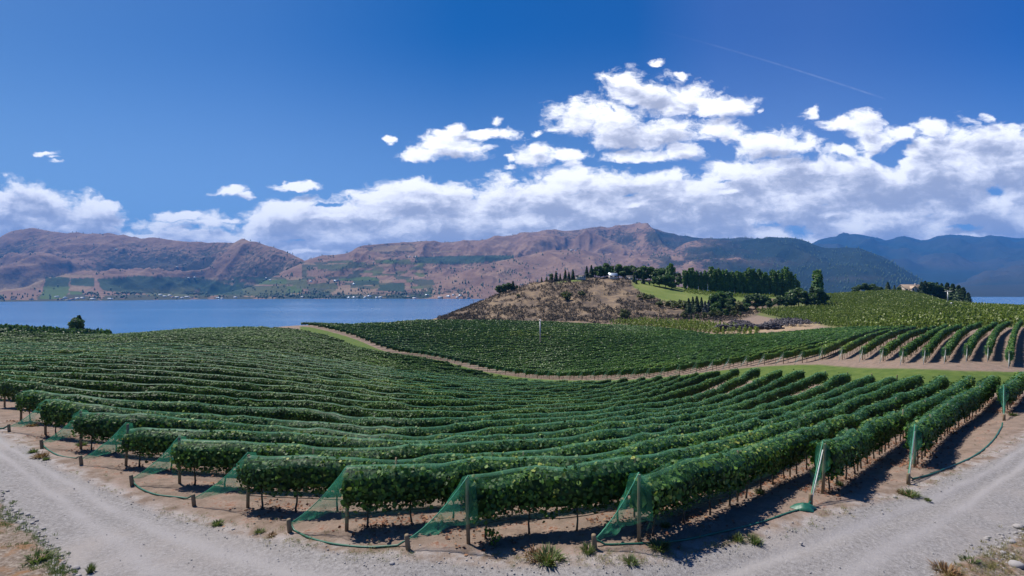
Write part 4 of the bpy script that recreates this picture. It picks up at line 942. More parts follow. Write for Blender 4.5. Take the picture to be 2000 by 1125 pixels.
# rolled lower edges of the nets lying on the ground from stake to stake
def ground_tube(name, pix, rad, label, group=None):
    pts = []
    for (a, b_) in pix: pts.append(ground_at(a, b_))
    pts = np.array(pts); s = np.concatenate([[0], np.cumsum(np.linalg.norm(np.diff(pts, axis=0), axis=1))])
    tq = np.linspace(0, s[-1], max(12, int(s[-1] / .15))); P = np.stack([herm(s, pts[:, i], tq) for i in range(3)], 1)
    P[:, 2] = gz(P[:, 0], P[:, 1]) + rad * .8
    P[0, 2] += .18; P[-1, 2] += .18; P[1, 2] += .09; P[-2, 2] += .09
    rr = rad * (1 + .5 * (fbm(tq / .5, tq * 0, 3, 5) - .5)); o_ = P[0].copy()
    b = MB(); b.tube(P - o_, rr, 8)
    o = obj(name, b.mesh(name, [M['tube']], True), None, tuple(o_)); tag(o, label, 'rolled net', group or 'rolled net edges along the row ends')
ground_tube('net_roll', [(566, 1032), (605, 1052), (660, 1065), (720, 1070), (797, 1066)], .032, 'green rolled net edge sagging between the two lowest stakes left of centre')
ground_tube('net_roll', [(1162, 1066), (1220, 1064), (1300, 1060), (1400, 1042), (1490, 1020), (1545, 1001), (1583, 990)], .03, 'long green rolled net edge from the middle stake to the net bundle')
ground_tube('net_roll', [(258, 942), (280, 958), (310, 968), (345, 972), (379, 976)], .032, 'green rolled net edge between the third and fourth stakes from the left')
ground_tube('net_roll', [(82, 868), (98, 882), (125, 893), (159, 897)], .032, 'green rolled net edge between the two leftmost clear stakes')
ground_tube('net_roll', [(1774, 938), (1810, 930), (1850, 915), (1905, 890), (1940, 860), (1958, 832)], .036, 'green rolled net edge curving up to the right-hand short row')
ground_tube('net_roll', [(-20, 832), (0, 838), (18, 838)], .05, 'green rolled net edge at the left edge of the photo')
# heap of loose net at the foot of the white strut
g = ground_at(1570, 994); rr = np.random.default_rng(3)
b = MB(); th = np.linspace(0, 2 * np.pi, 18, endpoint=False); rings = [(0.02, .34), (.07, .31), (.13, .22), (.18, .12), (.21, .03)]
vv = np.array([[rad * (1 + .25 * math.sin(3 * a + zz * 9) + rr.normal(0, .05)) * math.cos(a) * 1.25, rad * (1 + .2 * math.sin(4 * a + zz * 20)) * math.sin(a) * .8, zz + rr.normal(0, .012)] for zz, rad in rings for a in th])
ff = [(i * 18 + k, i * 18 + (k + 1) % 18, (i + 1) * 18 + (k + 1) % 18, (i + 1) * 18 + k) for i in range(4) for k in range(18)]
b.add(vv, ff); o = obj('net_bundle', b.mesh('net_bundle', [M['tube']], True), None, tuple(g)); tag(o, 'crumpled dark green bundle of net lying at the foot of a white strut', 'net bundle')
# ------------------------------------------------------------------ trees
def crown(kind, seed, n=700):
    r = np.random.default_rng(seed)
    if kind == 'poplar':
        m = 9; k = r.integers(0, m, n); ax = r.normal(0, .035, (m, 2)); zt = r.uniform(.78, 1.0, m); zt[0] = 1.0; ax[0] = 0
        u = r.random(n) ** .9; z = .02 + u * (zt[k] - .02)
        R_ = .075 * np.sin(np.pi * np.clip(u * .82 + .18, 0, 1)) ** .55 + .008; a = r.random(n) * 2 * np.pi; rr = R_ * np.sqrt(r.uniform(.35, 1.1, n))
        P = np.stack([ax[k, 0] * 1.6 * u + np.cos(a) * rr, ax[k, 1] * 1.6 * u + np.sin(a) * rr, z], 1); N = np.stack([np.cos(a), np.sin(a), .3 + 0 * a], 1); sz = .036; D0 = np.array([0, 0, 1.0])
    elif kind in ('conifer', 'spruce'):
        u = r.random(n) ** 1.25; z = .07 + .93 * u; tier = .78 + .22 * np.cos(u * 55 + r.normal(0, .4, n)); R_ = .215 * (1 - u) ** .85 * tier + .006
        a = r.random(n) * 2 * np.pi; lob = 1 + .22 * np.sin(a * 5 + u * 19 + seed); rr = R_ * lob * np.sqrt(r.uniform(.3, 1.05, n))
        P = np.stack([np.cos(a) * rr, np.sin(a) * rr, z - rr * .15], 1); N = np.stack([np.cos(a) * .7, np.sin(a) * .7, .7 + 0 * a], 1); sz = .052; D0 = np.array([0, 0, -.6])
    else:
        m = {'broad': 17, 'pine': 15, 'olive': 12, 'shrub': 7}[kind]
        cz = {'broad': (.20, .82), 'pine': (.20, .86), 'olive': (.15, .75), 'shrub': (.12, .6)}[kind]; W = {'broad': .25, 'pine': .20, 'olive': .34, 'shrub': .45}[kind]
        c = np.stack([r.normal(0, W * .62, m), r.normal(0, W * .62, m), r.uniform(cz[0], cz[1], m)], 1); c[0] = (0, 0, cz[1]); 
        fall = 1 - .55 * np.abs(c[:, 2] - np.mean(cz)) / (cz[1] - cz[0]); c[:, :2] *= fall[:, None]
        rad = r.uniform(.55, 1.0, m) * {'broad': .20, 'pine': .17, 'olive': .24, 'shrub': .30}[kind]
        k = r.integers(0, m, n); v = r.normal(size=(n, 3)); v /= np.linalg.norm(v, axis=1, keepdims=True); v[:, 2] = v[:, 2] * .8 + .1
        P = c[k] + v * rad[k][:, None] * (r.uniform(.55, 1.12, n))[:, None]; N = v; sz = {'broad': .055, 'pine': .05, 'olive': .075, 'shrub': .11}[kind]; D0 = np.array([0, 0, -.5])
        P[:, 2] = np.maximum(P[:, 2], .02)
        P[:, 2] /= max(P[:, 2].max(), .9)
    N = N + r.normal(0, .5, N.shape); N /= np.linalg.norm(N, axis=1, keepdims=True)
    D = D0 + r.normal(0, .6, N.shape); D -= N * np.sum(D * N, 1, keepdims=True); D /= np.linalg.norm(D, axis=1, keepdims=True) + 1e-9; S = np.cross(N, D)
    h = (sz * r.uniform(.55, 1.3, n) * .8)[:, None]
    v = np.stack([P - D * h, P + S * h * .8, P + D * h * 1.1, P - S * h * .8], 1).reshape(-1, 3)
    tint = np.clip(.45 + .2 * r.normal(size=n) + .5 * (vnoise(P[:, 0] * 9 + seed, P[:, 2] * 9) - .5), 0, 1)
    return v, np.arange(n)[:, None] * 4 + np.arange(4), np.repeat(tint, 4)
def tree_trunk(kind, seed):
    r = random.Random(seed); b = MB(); top = {'poplar': .9, 'conifer': .95, 'spruce': .95, 'broad': .55, 'pine': .7, 'olive': .45, 'shrub': .3}[kind]; w_ = {'poplar': .014, 'conifer': .016, 'spruce': .016, 'broad': .026, 'pine': .022, 'olive': .03, 'shrub': .02}[kind]
    b.tube([(0, 0, -.03), (r.uniform(-.008, .008), r.uniform(-.008, .008), top * .4), (r.uniform(-.015, .015), 0, top)], [w_, w_ * .75, w_ * .25], 7)
    for i in range(6):
        z = top * r.uniform(.3, .8); a = r.random() * 6.28; l = {'poplar': .06}.get(kind, .16); b.tube([(0, 0, z), (math.cos(a) * l * .6, math.sin(a) * l * .6, z + l * .4), (math.cos(a) * l, math.sin(a) * l, z + l * .9)], [w_ * .4, w_ * .3, w_ * .1], 5)
    return b.mesh('trunk', [M['palebark'] if kind == 'poplar' else M['treebark']], True)
KM = {'poplar': 'poplar', 'conifer': 'conifer', 'spruce': 'spruce', 'broad': 'broad', 'pine': 'pine', 'olive': 'olive', 'shrub': 'olive'}
TREES = {}
for ki, kd in enumerate(KM):
    TREES[kd] = []
    for v_ in range(4):
        v, f, tt = crown(kd, 40 * ki + v_, {'poplar': 2200, 'conifer': 1800, 'spruce': 1400, 'broad': 2600, 'pine': 2300, 'olive': 1400, 'shrub': 420}[kd])
        TREES[kd].append((mesh_np('crown', v, f, [M[KM[kd]]], {'tint': tt}), tree_trunk(kd, 10 * ki + v_)))
trr = random.Random(5)
def tree(kind, px, Y, ytop, wide=1.0, label=None, name=None, group=None, zbase=None, cat='tree'):
    x = (px - 1000) * Y / F; z = float(gz(x, Y)) - .1 if zbase is None else zbase
    h = EYE - (ytop - HZ) * Y / F - z
    nm = name or {'poplar': 'poplar_tree', 'conifer': 'conifer_tree', 'spruce': 'spruce_tree', 'broad': 'leafy_tree', 'pine': 'pine_tree', 'olive': 'shrub', 'shrub': 'shrub'}[kind]
    o = empty(nm, (x, Y, z), trr.random() * 6.28); o.scale = (h * wide, h * wide, h)
    cm, tm = TREES[kind][trr.randrange(4)]
    obj('crown', cm, o); obj('trunk', tm, o)
    tag(o, label, cat, group); return o
G1 = 'poplars in the tall row on the hill'
n = 27
for i in range(n):
    px = 1337 + (1556 - 1337) * i / (n - 1) + trr.uniform(-2.5, 2.5)
    yt = np.interp(px, [1335, 1350, 1362, 1385, 1420, 1450, 1462, 1500, 1530, 1545, 1556], [525, 520, 531, 520, 526, 530, 522, 530, 522, 526, 545]) + trr.uniform(-2, 4)
    if i == 0: lb = 'leftmost slender poplar of the tall row on the hill'
    elif i == n - 1: lb = 'short slim poplar closing the right end of the tall row'
    else: lb = 'slender green poplar in the tall row on the hill, %s from its left end' % ordinal(i + 1)
    tree('poplar', px, 486 - i * .9, yt, trr.uniform(.98, 1.28), lb, group=G1)
tree('poplar', 1596, 368, 527, 1.25, 'tall broad poplar standing alone right of the poplar row')
tree('poplar', 1310, 470, 514, 1.5, 'tallest dense green tree left of the poplar row', name='leafy_tree')
tree('conifer', 1586, 362, 560, 1.5, 'dark conifer at the foot of the lone tall poplar'); tree('pine', 1598, 356, 562, 1.5, 'dark round tree against the right side of the lone poplar')
for i, (px, yt, kd, Y, wd) in enumerate([(1058, 541, 'conifer', 474, 1.0), (1068, 540, 'conifer', 476, 1.1), (1077, 534, 'pine', 474, 1.1), (1086, 530, 'conifer', 473, 1.2), (1094, 534, 'conifer', 474, 1.0), (1104, 527, 'conifer', 472, 1.1), (1111, 531, 'conifer', 474, 1.2), (1119, 526, 'conifer', 474, 1.1)]):
    tree(kd, px, Y, yt, wd, 'dark conifer on the brow of the dry hill, %s from the left there' % ordinal(i + 1), group='conifers on the brow of the dry hill')
for i, (px, yt, kd, Y, wd) in enumerate([(975, 557, 'pine', 462, 1.4), (984, 554, 'pine', 462, 1.3), (993, 552, 'pine', 463, 1.3), (1002, 549, 'conifer', 464, 1.5), (1009, 557, 'pine', 463, 1.1)]):
    tree(kd, px, Y, yt, wd, 'dark pine in the small clump low on the left slope, %s from left' % ordinal(i + 1), group='pines in the small clump on the left slope')
for i, (px, yt, kd, wd) in enumerate([(1146, 520, 'conifer', 1.1), (1155, 518, 'conifer', 1.2), (1163, 521, 'pine', 1.2), (1172, 519, 'broad', 1.2), (1184, 514, 'broad', 1.2), (1196, 519, 'pine', 1.2), (1208, 516, 'broad', 1.3), (1222, 519, 'broad', 1.3), (1234, 518, 'pine', 1.3), (1247, 522, 'broad', 1.3), (1258, 519, 'broad', 1.4), (1270, 522, 'pine', 1.3), (1283, 524, 'broad', 1.2), (1294, 523, 'pine', 1.3), (1326, 533, 'pine', 1.2)]):
    tree(kd, px, 486 + (i % 3) * 5, yt, wd, 'tree in the mixed grove topping the dry hill, %s from its left end' % ordinal(i + 1), group='trees of the grove on top of the dry hill')
for i, (px, yt, kd, wd) in enumerate([(1238, 534, 'conifer', 1.1), (1256, 536, 'conifer', 1.2), (1268, 549, 'olive', .8), (1277, 540, 'broad', 1.1), (1288, 538, 'broad', 1.2), (1300, 536, 'broad', 1.2), (1312, 538, 'broad', 1.2), (1243, 545, 'conifer', 1.2)]):
    tree(kd, px, 462 - i, yt, wd, 'lower tree along the top edge of the lawn, %s there' % ordinal(i + 1), group='lower trees along the top of the lawn')
clump = [(1345, 583, 'conifer', 340, 1.1), (1353, 580, 'conifer', 352, 1.0), (1361, 579, 'conifer', 345, 1.2), (1370, 581, 'conifer', 350, 1.0), (1377, 588, 'spruce', 338, 1.1), (1384, 586, 'spruce', 342, 1.0), (1395, 574, 'broad', 352, 1.3), (1408, 569, 'broad', 356, 1.4), (1421, 570, 'pine', 362, 1.3), (1400, 590, 'broad', 335, 1.4), (1428, 582, 'pine', 345, 1.3), (1442, 590, 'olive', 340, 1.1), (1455, 592, 'broad', 340, 1.2), (1462, 575, 'pine', 360, 1.3), (1476, 573, 'pine', 362, 1.4), (1490, 576, 'pine', 360, 1.3), (1503, 582, 'pine', 356, 1.2), (1520, 577, 'pine', 362, 1.2), (1535, 579, 'pine', 360, 1.2), (1545, 568, 'broad', 366, 1.1), (1560, 562, 'pine', 368, 1.4), (1572, 568, 'pine', 364, 1.2), (1611, 590, 'pine', 352, 1.0)]
for i, (px, yt, kd, Y, wd) in enumerate(clump):
    tree(kd, px, Y, yt, wd, {'spruce': 'blue-grey spruce', 'olive': 'olive-green bushy tree'}.get(kd, 'dark green tree') + ' in the belt below the poplars, %s from its left end' % ordinal(i + 1), group='trees in the belt below the poplars')
for i, (px, yt, Y, kd) in enumerate([(1336, 607, 318, 'olive'), (1350, 610, 316, 'conifer'), (1362, 613, 312, 'olive'), (1376, 610, 314, 'olive'), (1390, 606, 318, 'olive'), (1404, 605, 320, 'olive'), (1419, 603, 322, 'broad'), (1433, 606, 322, 'olive'), (1446, 609, 322, 'pine')]):
    tree(kd, px, Y, yt, .95, 'light olive bush in front of the dark tree belt, %s from left' % ordinal(i + 1), 'bush', 'olive bushes in front of the tree belt', cat='bush')
tree('olive', 1221, 322, 603, .8, 'round olive bush above the left end of the young orchard', 'bush', cat='bush')
tree('olive', 1015, 372, 607, 1.1, 'dark green bush low on the dry hillside above the vines', 'bush', cat='bush')
tree('shrub', 1013, 425, 573, 1.0, 'dark scrubby bush high on the left dry slope', 'bush', cat='bush')
tree('shrub', 1105, 400, 568, 1.2, 'dark scrubby bush near the middle of the dry slope', 'bush', cat='bush'); tree('shrub', 1137, 410, 566, 1.2, 'dark scrubby bush right of the middle of the dry slope', 'bush', cat='bush')
for i, (px, yt, Y) in enumerate([(1258, 571, 400), (1268, 574, 396), (1310, 585, 372), (1330, 584, 368), (1337, 586, 364), (1290, 586, 372)]):
    tree('shrub', px, Y, yt, 1.3, 'grey-green scrub bush along the lower lawn edge, %s there' % ordinal(i + 1), 'bush', 'scrub bushes along the lower lawn edge', cat='bush')
for i, (px, yt, kd, wd) in enumerate([(1668, 560, 'pine', 1.4), (1678, 556, 'pine', 1.4), (1688, 553, 'pine', 1.5), (1697, 556, 'pine', 1.4), (1705, 554, 'pine', 1.5), (1713, 559, 'pine', 1.3), (1720, 560, 'broad', 1.3), (1734, 551, 'conifer', 1.6), (1747, 557, 'conifer', 1.3), (1757, 560, 'broad', 1.2), (1800, 551, 'conifer', 1.5), (1807, 549, 'conifer', 1.5), (1814, 551, 'pine', 1.4), (1823, 553, 'pine', 1.4), (1830, 552, 'conifer', 1.4), (1839, 554, 'conifer', 1.3), (1850, 553, 'conifer', 1.5), (1861, 555, 'conifer', 1.4), (1872, 558, 'conifer', 1.4), (1881, 562, 'conifer', 1.4), (1891, 572, 'conifer', 1.3)]):
    tree(kd, px, 486 - max(0, px - 1840) * .7, yt, wd, 'dark tree beside the house on the orchard ridge, %s from left' % ordinal(i + 1), group='dark trees along the orchard ridge')
tree('pine', 147, 262, 620, 1.0, 'dark tree rising above the lakeside orchard at left'); tree('conifer', 154, 264, 617, 1.5, 'taller dark tree beside its twin above the lakeside orchard'); 
tree('pine', 3, 190, 643, 1.5, 'dark round tree at the left edge below the lake', zbase=EYE - 24)

# ------------------------------------------------------------------ orchards
def small_tree(seed, n, h=1.0, w=.22):
    r = np.random.default_rng(seed); u = r.random(n); z = .12 + .9 * u * r.uniform(.8, 1.0, n); a = r.random(n) * 6.28; rr = w * (np.sin(np.pi * np.clip(.2 + .75 * u, 0, 1))) * np.sqrt(r.random(n))
    P = np.stack([np.cos(a) * rr, np.sin(a) * rr, z], 1); N = np.stack([np.cos(a), np.sin(a), .5 + 0 * a], 1) + r.normal(0, .5, (n, 3)); N /= np.linalg.norm(N, axis=1, keepdims=True)
    D = np.array([0, 0, 1.0]) + r.normal(0, .5, (n, 3)); D -= N * np.sum(D * N, 1, keepdims=True); D /= np.linalg.norm(D, axis=1, keepdims=True); S = np.cross(N, D); hh = (r.uniform(.06, .13, n) * (40 / n) ** .55)[:, None]
    v = np.stack([P - D * hh, P + S * hh * .7, P + D * hh * 1.3, P - S * hh * .7], 1).reshape(-1, 3); v[:, 2] = np.maximum(v[:, 2], 0)
    return v, np.clip(.5 + .22 * r.normal(size=n) + .25 * (u - .5), 0, 1)
def mass(name, pts, hts, seed, mt, n=18, w=.22, kinds=8, tsh=None):
    """many plants that read as one mass"""
    base = [small_tree(seed + i, n, w=w) for i in range(kinds)]; V = []; TT = []; r = np.random.default_rng(seed)
    pts = np.asarray(pts); kk = r.integers(0, kinds, len(pts)); ang = r.random(len(pts)) * 6.28
    for k in range(kinds):
        q = np.nonzero(kk == k)[0]
        if not len(q): continue
        v, t_ = base[k]; c, s = np.cos(ang[q])[:, None], np.sin(ang[q])[:, None]
        x = (v[None, :, 0] * c - v[None, :, 1] * s) * hts[q][:, None] + pts[q, 0][:, None]; y = (v[None, :, 0] * s + v[None, :, 1] * c) * hts[q][:, None] + pts[q, 1][:, None]; z = v[None, :, 2] * hts[q][:, None] + pts[q, 2][:, None]
        V.append(np.stack([x, y, z], 2).reshape(-1, 3)); tt = np.repeat(t_, 4)[None] + (r.normal(0, .12, len(q)) if tsh is None else tsh[q] + r.normal(0, .06, len(q)))[:, None]; TT.append(np.clip(tt, 0, 1).ravel())
    V = np.vstack(V); TT = np.concatenate(TT)
    o = obj(name, mesh_np(name, V, np.arange(len(V) // 4)[:, None] * 4 + np.arange(4), [mt], {'tint': TT})); tag(o, kind='stuff'); return o
r = np.random.default_rng(21)
def plant_grid(x0, x1, y0, y1, dx_, dy_, cond, ang=0.0):
    a, b = np.meshgrid(np.arange(x0, x1, dx_), np.arange(y0, y1, dy_), indexing='ij'); a = a.ravel(); b = b.ravel(); cx, cy = (x0 + x1) / 2, (y0 + y1) / 2
    a2 = cx + (a - cx) * math.cos(ang) - (b - cy) * math.sin(ang); b2 = cy + (a - cx) * math.sin(ang) + (b - cy) * math.cos(ang)
    a2 = a2 + r.normal(0, .22, a2.shape); b2 = b2 + r.normal(0, .22, a2.shape); k = cond(pxof(a2, b2), b2); a2, b2 = a2[k], b2[k]
    return np.stack([a2, b2, gz(a2, b2)], 1)
def orch_cond(px, Y):
    front = np.interp(px, [1478, 1490, 1560, 1640, 1665, 1750, 1900, 2100], [342, 332, 262, 200, 172, 144, 121, 124])
    back = np.interp(px, [1478, 1588, 1603, 1850, 1900, 2000, 2100], [352, 356, 486, 484, 455, 372, 350])
    lane = np.abs(px - (1836 + (Y - 190) * .16)) < 3.2 + 60 * (Y < 180) * 0
    return (px > 1478) & (px < 2090) & (Y > front) & (Y < back) & ~(lane & (Y < 330) & (Y > 150))
P = plant_grid(20, 560, 90, 520, 3.5, 1.6, orch_cond, .35); mass('orchard_trees', P, r.uniform(2.5, 3.2, len(P)), 300, M['orchard'], 34, tsh=.30 * (fbm(P[:, 0] / 40, P[:, 1] / 40, 3, 4) - .5) - .12)
P2 = plant_grid(-330, -120, 188, 250, 4.0, 1.9, lambda px, Y: (px > -80) & (px < 216 - (Y - 195) * .12) & (Y > 196) & (Y < 238), .2)
P2[:, 2] += 0; mass('lakeside_orchard_trees', P2, r.uniform(3.4, 4.4, len(P2)), 330, M['pine'], 16)
P3 = plant_grid(160, 270, 440, 480, 5.0, 1.8, lambda px, Y: (px > 1337) & (px < 1512) & (Y > 444) & (Y < 470), .1); mass('hillside_orchard_trees', P3, r.uniform(2.6, 3.4, len(P3)), 350, M['orchard'], 14, tsh=np.full(len(P3), .12))
def yo(px, Y):
    f_ = np.interp(px, [1188, 1250, 1330, 1400, 1480], [297, 274, 236, 214, 201]); b_ = np.interp(px, [1188, 1260, 1330, 1400, 1480], [304, 314, 300, 262, 213]); return (px > 1188) & (px < 1482) & (Y > f_) & (Y < b_)
PO = plant_grid(40, 160, 190, 330, 4.3, 2.7, yo, .5)
ot = []
for i in range(6):
    v, t_ = small_tree(900 + i, 46, w=.26); b = MB(); b.add(v, np.arange(len(v) // 4)[:, None] * 4 + np.arange(4)); b.tube([(0, 0, -.05), (0, 0, .45)], [.018, .012], 5, False)
    tt = np.concatenate([np.repeat(t_, 4), np.full(10, .0)]); ot.append(b.mesh('orchard_tree', [M['orchard']], False, {'tint': tt}))
rr = random.Random(8)
for k, p in enumerate(PO[:290]):
    h = rr.uniform(3.1, 4.2); o = obj('orchard_tree', ot[rr.randrange(6)], None, tuple(p), (0, 0, rr.random() * 6.28), (h, h, h))
    tag(o, 'young bright green fruit tree in the orchard strip behind the upper vines', 'fruit tree', 'young fruit trees behind the upper vines')

# ------------------------------------------------------------------ scrub on the dry hill
S = []
while len(S) < 9500:
    px = r.uniform(855, 1480); Y = r.uniform(300, 482)
    X = (px - 1000) * Y / F; hy_ = np.interp(px, [a for a, b in HILL_L], [b for a, b in HILL_L])
    if Y < hy_ + 3 or (px > 1232 and HZ + F * float(drop(px, Y)) / Y < np.interp(px, [1228, 1236, 1262, 1300, 1350, 1400, 1470, 1530], [546, 560, 576, 589, 597, 593, 588, 582]) + 1): continue
    if fbm(np.array([X / 16]), np.array([Y / 16]), 3, 88)[0] < .36 + .12 * r.random(): continue
    S.append((X, Y))
S = np.array(S); 
def zmesh(X, Y):    # terrain incl. its roughness, for things standing on the hill
    return gz(X, Y) + ((fbm(X / 22, Y / 22, 5, 31, ridged=True) - .6) * 5.0 + (fbm(X / 5, Y / 5, 3, 37) - .5) * 1.4) * sstep(-Y, -560, -500)
mass('sagebrush', np.stack([S[:, 0], S[:, 1], zmesh(S[:, 0], S[:, 1]) - .25], 1), r.uniform(.7, 2.3, len(S)), 400, M['sage'], 14, w=.75)

# ------------------------------------------------------------------ rubble and brush piles between vineyard and orchard
def stone_np(seed, sub=1):
    import bmesh
    bm = bmesh.new(); bmesh.ops.create_icosphere(bm, subdivisions=sub, radius=1.0); rs = random.Random(seed)
    for v in bm.verts: v.co *= rs.uniform(.72, 1.15)
    V = np.array([v.co[:] for v in bm.verts]); T_ = np.array([[v.index for v in f.verts] for f in bm.faces]); bm.free(); return V, T_
STN = [stone_np(i) for i in range(6)]
def pile(name, path, width, height, n, size, mt, label, cat):
    b = MB(); p = np.array(path, float)
    for i in range(n):
        u = r.random(); c = np.array([np.interp(u, np.linspace(0, 1, len(p)), p[:, k]) for k in (0, 1)]); w_ = width * math.sin(math.pi * min(1, max(0, .1 + .8 * u))) ** .5
        o_ = r.normal(0, .45) ; X = c[0] + o_ * w_ * .4; Y = c[1] + r.normal(0, .45) * w_; 
        z = float(gz(X, Y)) + 1.0 + height * r.random() * math.exp(-o_ * o_); V, T_ = STN[r.integers(0, 6)]; s_ = size * r.uniform(.5, 1.4)
        b.add(V * s_ * np.array([1.2, 1, .75]) + np.array([X, Y, z - EYE]), None, T_)
    o = obj(name, b.mesh(name, [mt]), None, (0, 0, EYE)); tag(o, label, cat); return o
def pw(px, Y): return ((px - 1000) * Y / F, Y)
pile('rock_pile', [pw(1402, 226), pw(1440, 224), pw(1490, 219), pw(1524, 216)], 3.5, 3.0, 420, .75, M['darkstone'], 'long dark pile of rubble behind the upper vines', 'rock pile')
pile('rock_pile', [pw(1394, 236), pw(1410, 236), pw(1425, 238)], 3.0, 1.5, 90, .6, M['stone'], 'small pale rock pile at the left of the dark rubble', 'rock pile')
def brush(px0, px1, Y, w_, hh, n, label):
    X0, X1 = (px0 - 1000) * Y / F, (px1 - 1000) * Y / F; u = r.normal(0, .42, n); X = (X0 + X1) / 2 + np.clip(u, -1, 1) * (X1 - X0) / 2; Yy = Y + np.clip(r.normal(0, .42, n), -1, 1) * w_
    z = gz(X, Yy) + .9 + hh * np.exp(-u * u * 2) * r.uniform(.3, 1, n); P_ = np.stack([X, Yy, z], 1)
    o = mass('brush_pile', P_, r.uniform(.8, 1.7, n), 500 + px0, M['brush'], 10, w=.6); del o['kind']; tag(o, label, 'brush pile')
M['brush'] = leaf_mat('grey_brush', [(0, (.075, .070, .080)), (.5, (.15, .14, .155)), (1, (.23, .215, .22))], rough=.9, trans=.0)
brush(1508, 1576, 232, 13, 2.8, 620, 'grey mound of cut brush at the right of the rubble'); brush(1425, 1466, 246, 9, 2.4, 380, 'small grey mound of brush behind the dark rubble')

# ------------------------------------------------------------------ poles
def wind_machine(px, y0_, ytop, label, Y=None, blades=True):
    Y = Y or ray(px, y0_, 0.0, 100); x = (px - 1000) * Y / F; z = float(gz(x, Y)); h = EYE - (ytop - HZ) * Y / F - z
    o = empty('wind_machine', (x, Y, z)); tag(o, label, 'wind machine')
    b = MB(); b.tube([(0, 0, -.3), (0, 0, h * .93)], [.30, .26], 14); b.tube([(0, 0, h * .72), (0, 0, h * .725)], [.36, .36], 14); obj('tower', b.mesh('tower', [M['metal']], True), o)
    b = MB(); b.tube([(0, -.55, h - .35), (0, -.2, h - .3), (0, .5, h - .25)], [.30, .42, .28], 10); obj('gearbox', b.mesh('gearbox', [M['metal']], True), o)
    if blades:
        for s in (-1, 1):
            b = MB(); b.box(-.05, .05, min(0, s * 2.6), max(0, s * 2.6), -.12, .12); obj('blade', b.mesh('blade', [M['white']]), o, (0, -.5, h - .3), (0, R(12), R(4)))
    return o
wind_machine(1055, 676, 624, 'grey steel wind machine tower standing in the hollow of vines')
wind_machine(1851, 596, 568, 'white wind machine pole on the orchard hill, the taller one', Y=330, blades=True)
wind_machine(1858, 606, 591, 'shorter white pole beside the orchard lane', Y=275, blades=False)
def pole(px, Y, ytop, label):
    x = (px - 1000) * Y / F; z = float(gz(x, Y)); h = EYE - (ytop - HZ) * Y / F - z; o = empty('utility_pole', (x, Y, z)); tag(o, label, 'utility pole')
    b = MB(); b.tube([(0, 0, -.5), (0, 0, h)], [.16, .11], 8); obj('shaft', b.mesh('shaft', [M['wood']], True), o); b = MB(); b.box(-.9, .9, -.06, .06, h - .7, h - .55); obj('crossarm', b.mesh('crossarm', [M['wood']]), o)
pole(925, 455, 585, 'thin dark pole on the left shoulder of the dry hill')

# ------------------------------------------------------------------ buildings
def house(px, Y, w_, d_, hw, hr, wall, roof, label, name='house', rz=0.0, flat=False, wins=4, zoff=0.0, loc=None, group=None, chimney=False, wing=None):
    if loc is None: x = (px - 1000) * Y / F; z = float(gz(x, Y)) + zoff
    else: x, Y, z = loc
    o = empty(name, (x, Y, z), rz); tag(o, label, 'house' if name == 'house' else name.replace('_', ' '), group)
    b = MB(); b.box(-w_ / 2, w_ / 2, -d_ / 2, d_ / 2, -2, hw)
    if not flat:
        for sx in (-1, 1):
            b.add([(sx * w_ / 2, -d_ / 2, hw), (sx * w_ / 2, d_ / 2, hw), (sx * w_ / 2, 0, hw + hr * .97)], None, [(0, 1, 2)])
    if wing: b.box(wing[0], wing[1], -d_ / 2 - wing[2], -d_ / 2, -2, hw * .9)
    obj('wall', b.mesh('wall', [wall]), o)
    b = MB()
    if flat: b.box(-w_ / 2 - .8, w_ / 2 + .8, -d_ / 2 - .8, d_ / 2 + .8, hw + .003, hw + .45)
    else:
        e = .6; y1 = d_ / 2 + e; s = hr / (d_ / 2)
        for sg in (-1, 1):
            b.add([(-w_ / 2 - e, sg * y1, hw - e * s + .05), (w_ / 2 + e, sg * y1, hw - e * s + .05), (w_ / 2 + e, 0, hr + hw + .05), (-w_ / 2 - e, 0, hr + hw + .05), (-w_ / 2 - e, sg * y1, hw - e * s + .25), (w_ / 2 + e, sg * y1, hw - e * s + .25), (w_ / 2 + e, 0, hr + hw + .3), (-w_ / 2 - e, 0, hr + hw + .3)],
                  [(0, 1, 2, 3), (4, 7, 6, 5), (0, 4, 5, 1), (1, 5, 6, 2), (3, 7, 4, 0)])
        if wing:
            cx = (wing[0] + wing[1]) / 2; ww = (wing[1] - wing[0]) / 2 + .5; yf = -d_ / 2 - wing[2] - .5
            for sg in (-1, 1):
                b.add([(cx + sg * ww, yf, hw * .9 - .1), (cx, yf, hw * .9 + hr * .8), (cx, 0, hw * .9 + hr * .8), (cx + sg * ww, 0, hw * .9 - .1)], [(0, 1, 2, 3)])
            b.add([(cx - ww + .5, yf + .5, hw * .9), (cx + ww - .5, yf + .5, hw * .9), (cx, yf + .5, hw * .9 + hr * .75)], None, [(0, 1, 2)])
    rf = obj('roof', b.mesh('roof', [roof]), o)
    if chimney: b = MB(); b.box(w_ * .2, w_ * .2 + 1.2, -.6, .6, hw, hw + hr + 1.4); obj('chimney', b.mesh('chimney', [M['stone']]), rf)
    for k in range(wins):
        x0 = -w_ / 2 + w_ * (k + .5) / wins; ww = w_ / wins * .28
        if wing and wing[0] - ww < x0 < wing[1] + ww: yy = -d_ / 2 - wing[2]
        else: yy = -d_ / 2
        b = MB(); b.box(x0 - ww, x0 + ww, yy - .06, yy - .003, hw * .35, hw * .82); wn = obj('window', b.mesh('window', [M['white']]), o)
        b = MB(); b.box(x0 - ww * .82, x0 + ww * .82, yy - .09, yy - .063, hw * .40, hw * .78); obj('pane', b.mesh('pane', [M['glass']]), wn)
    return o
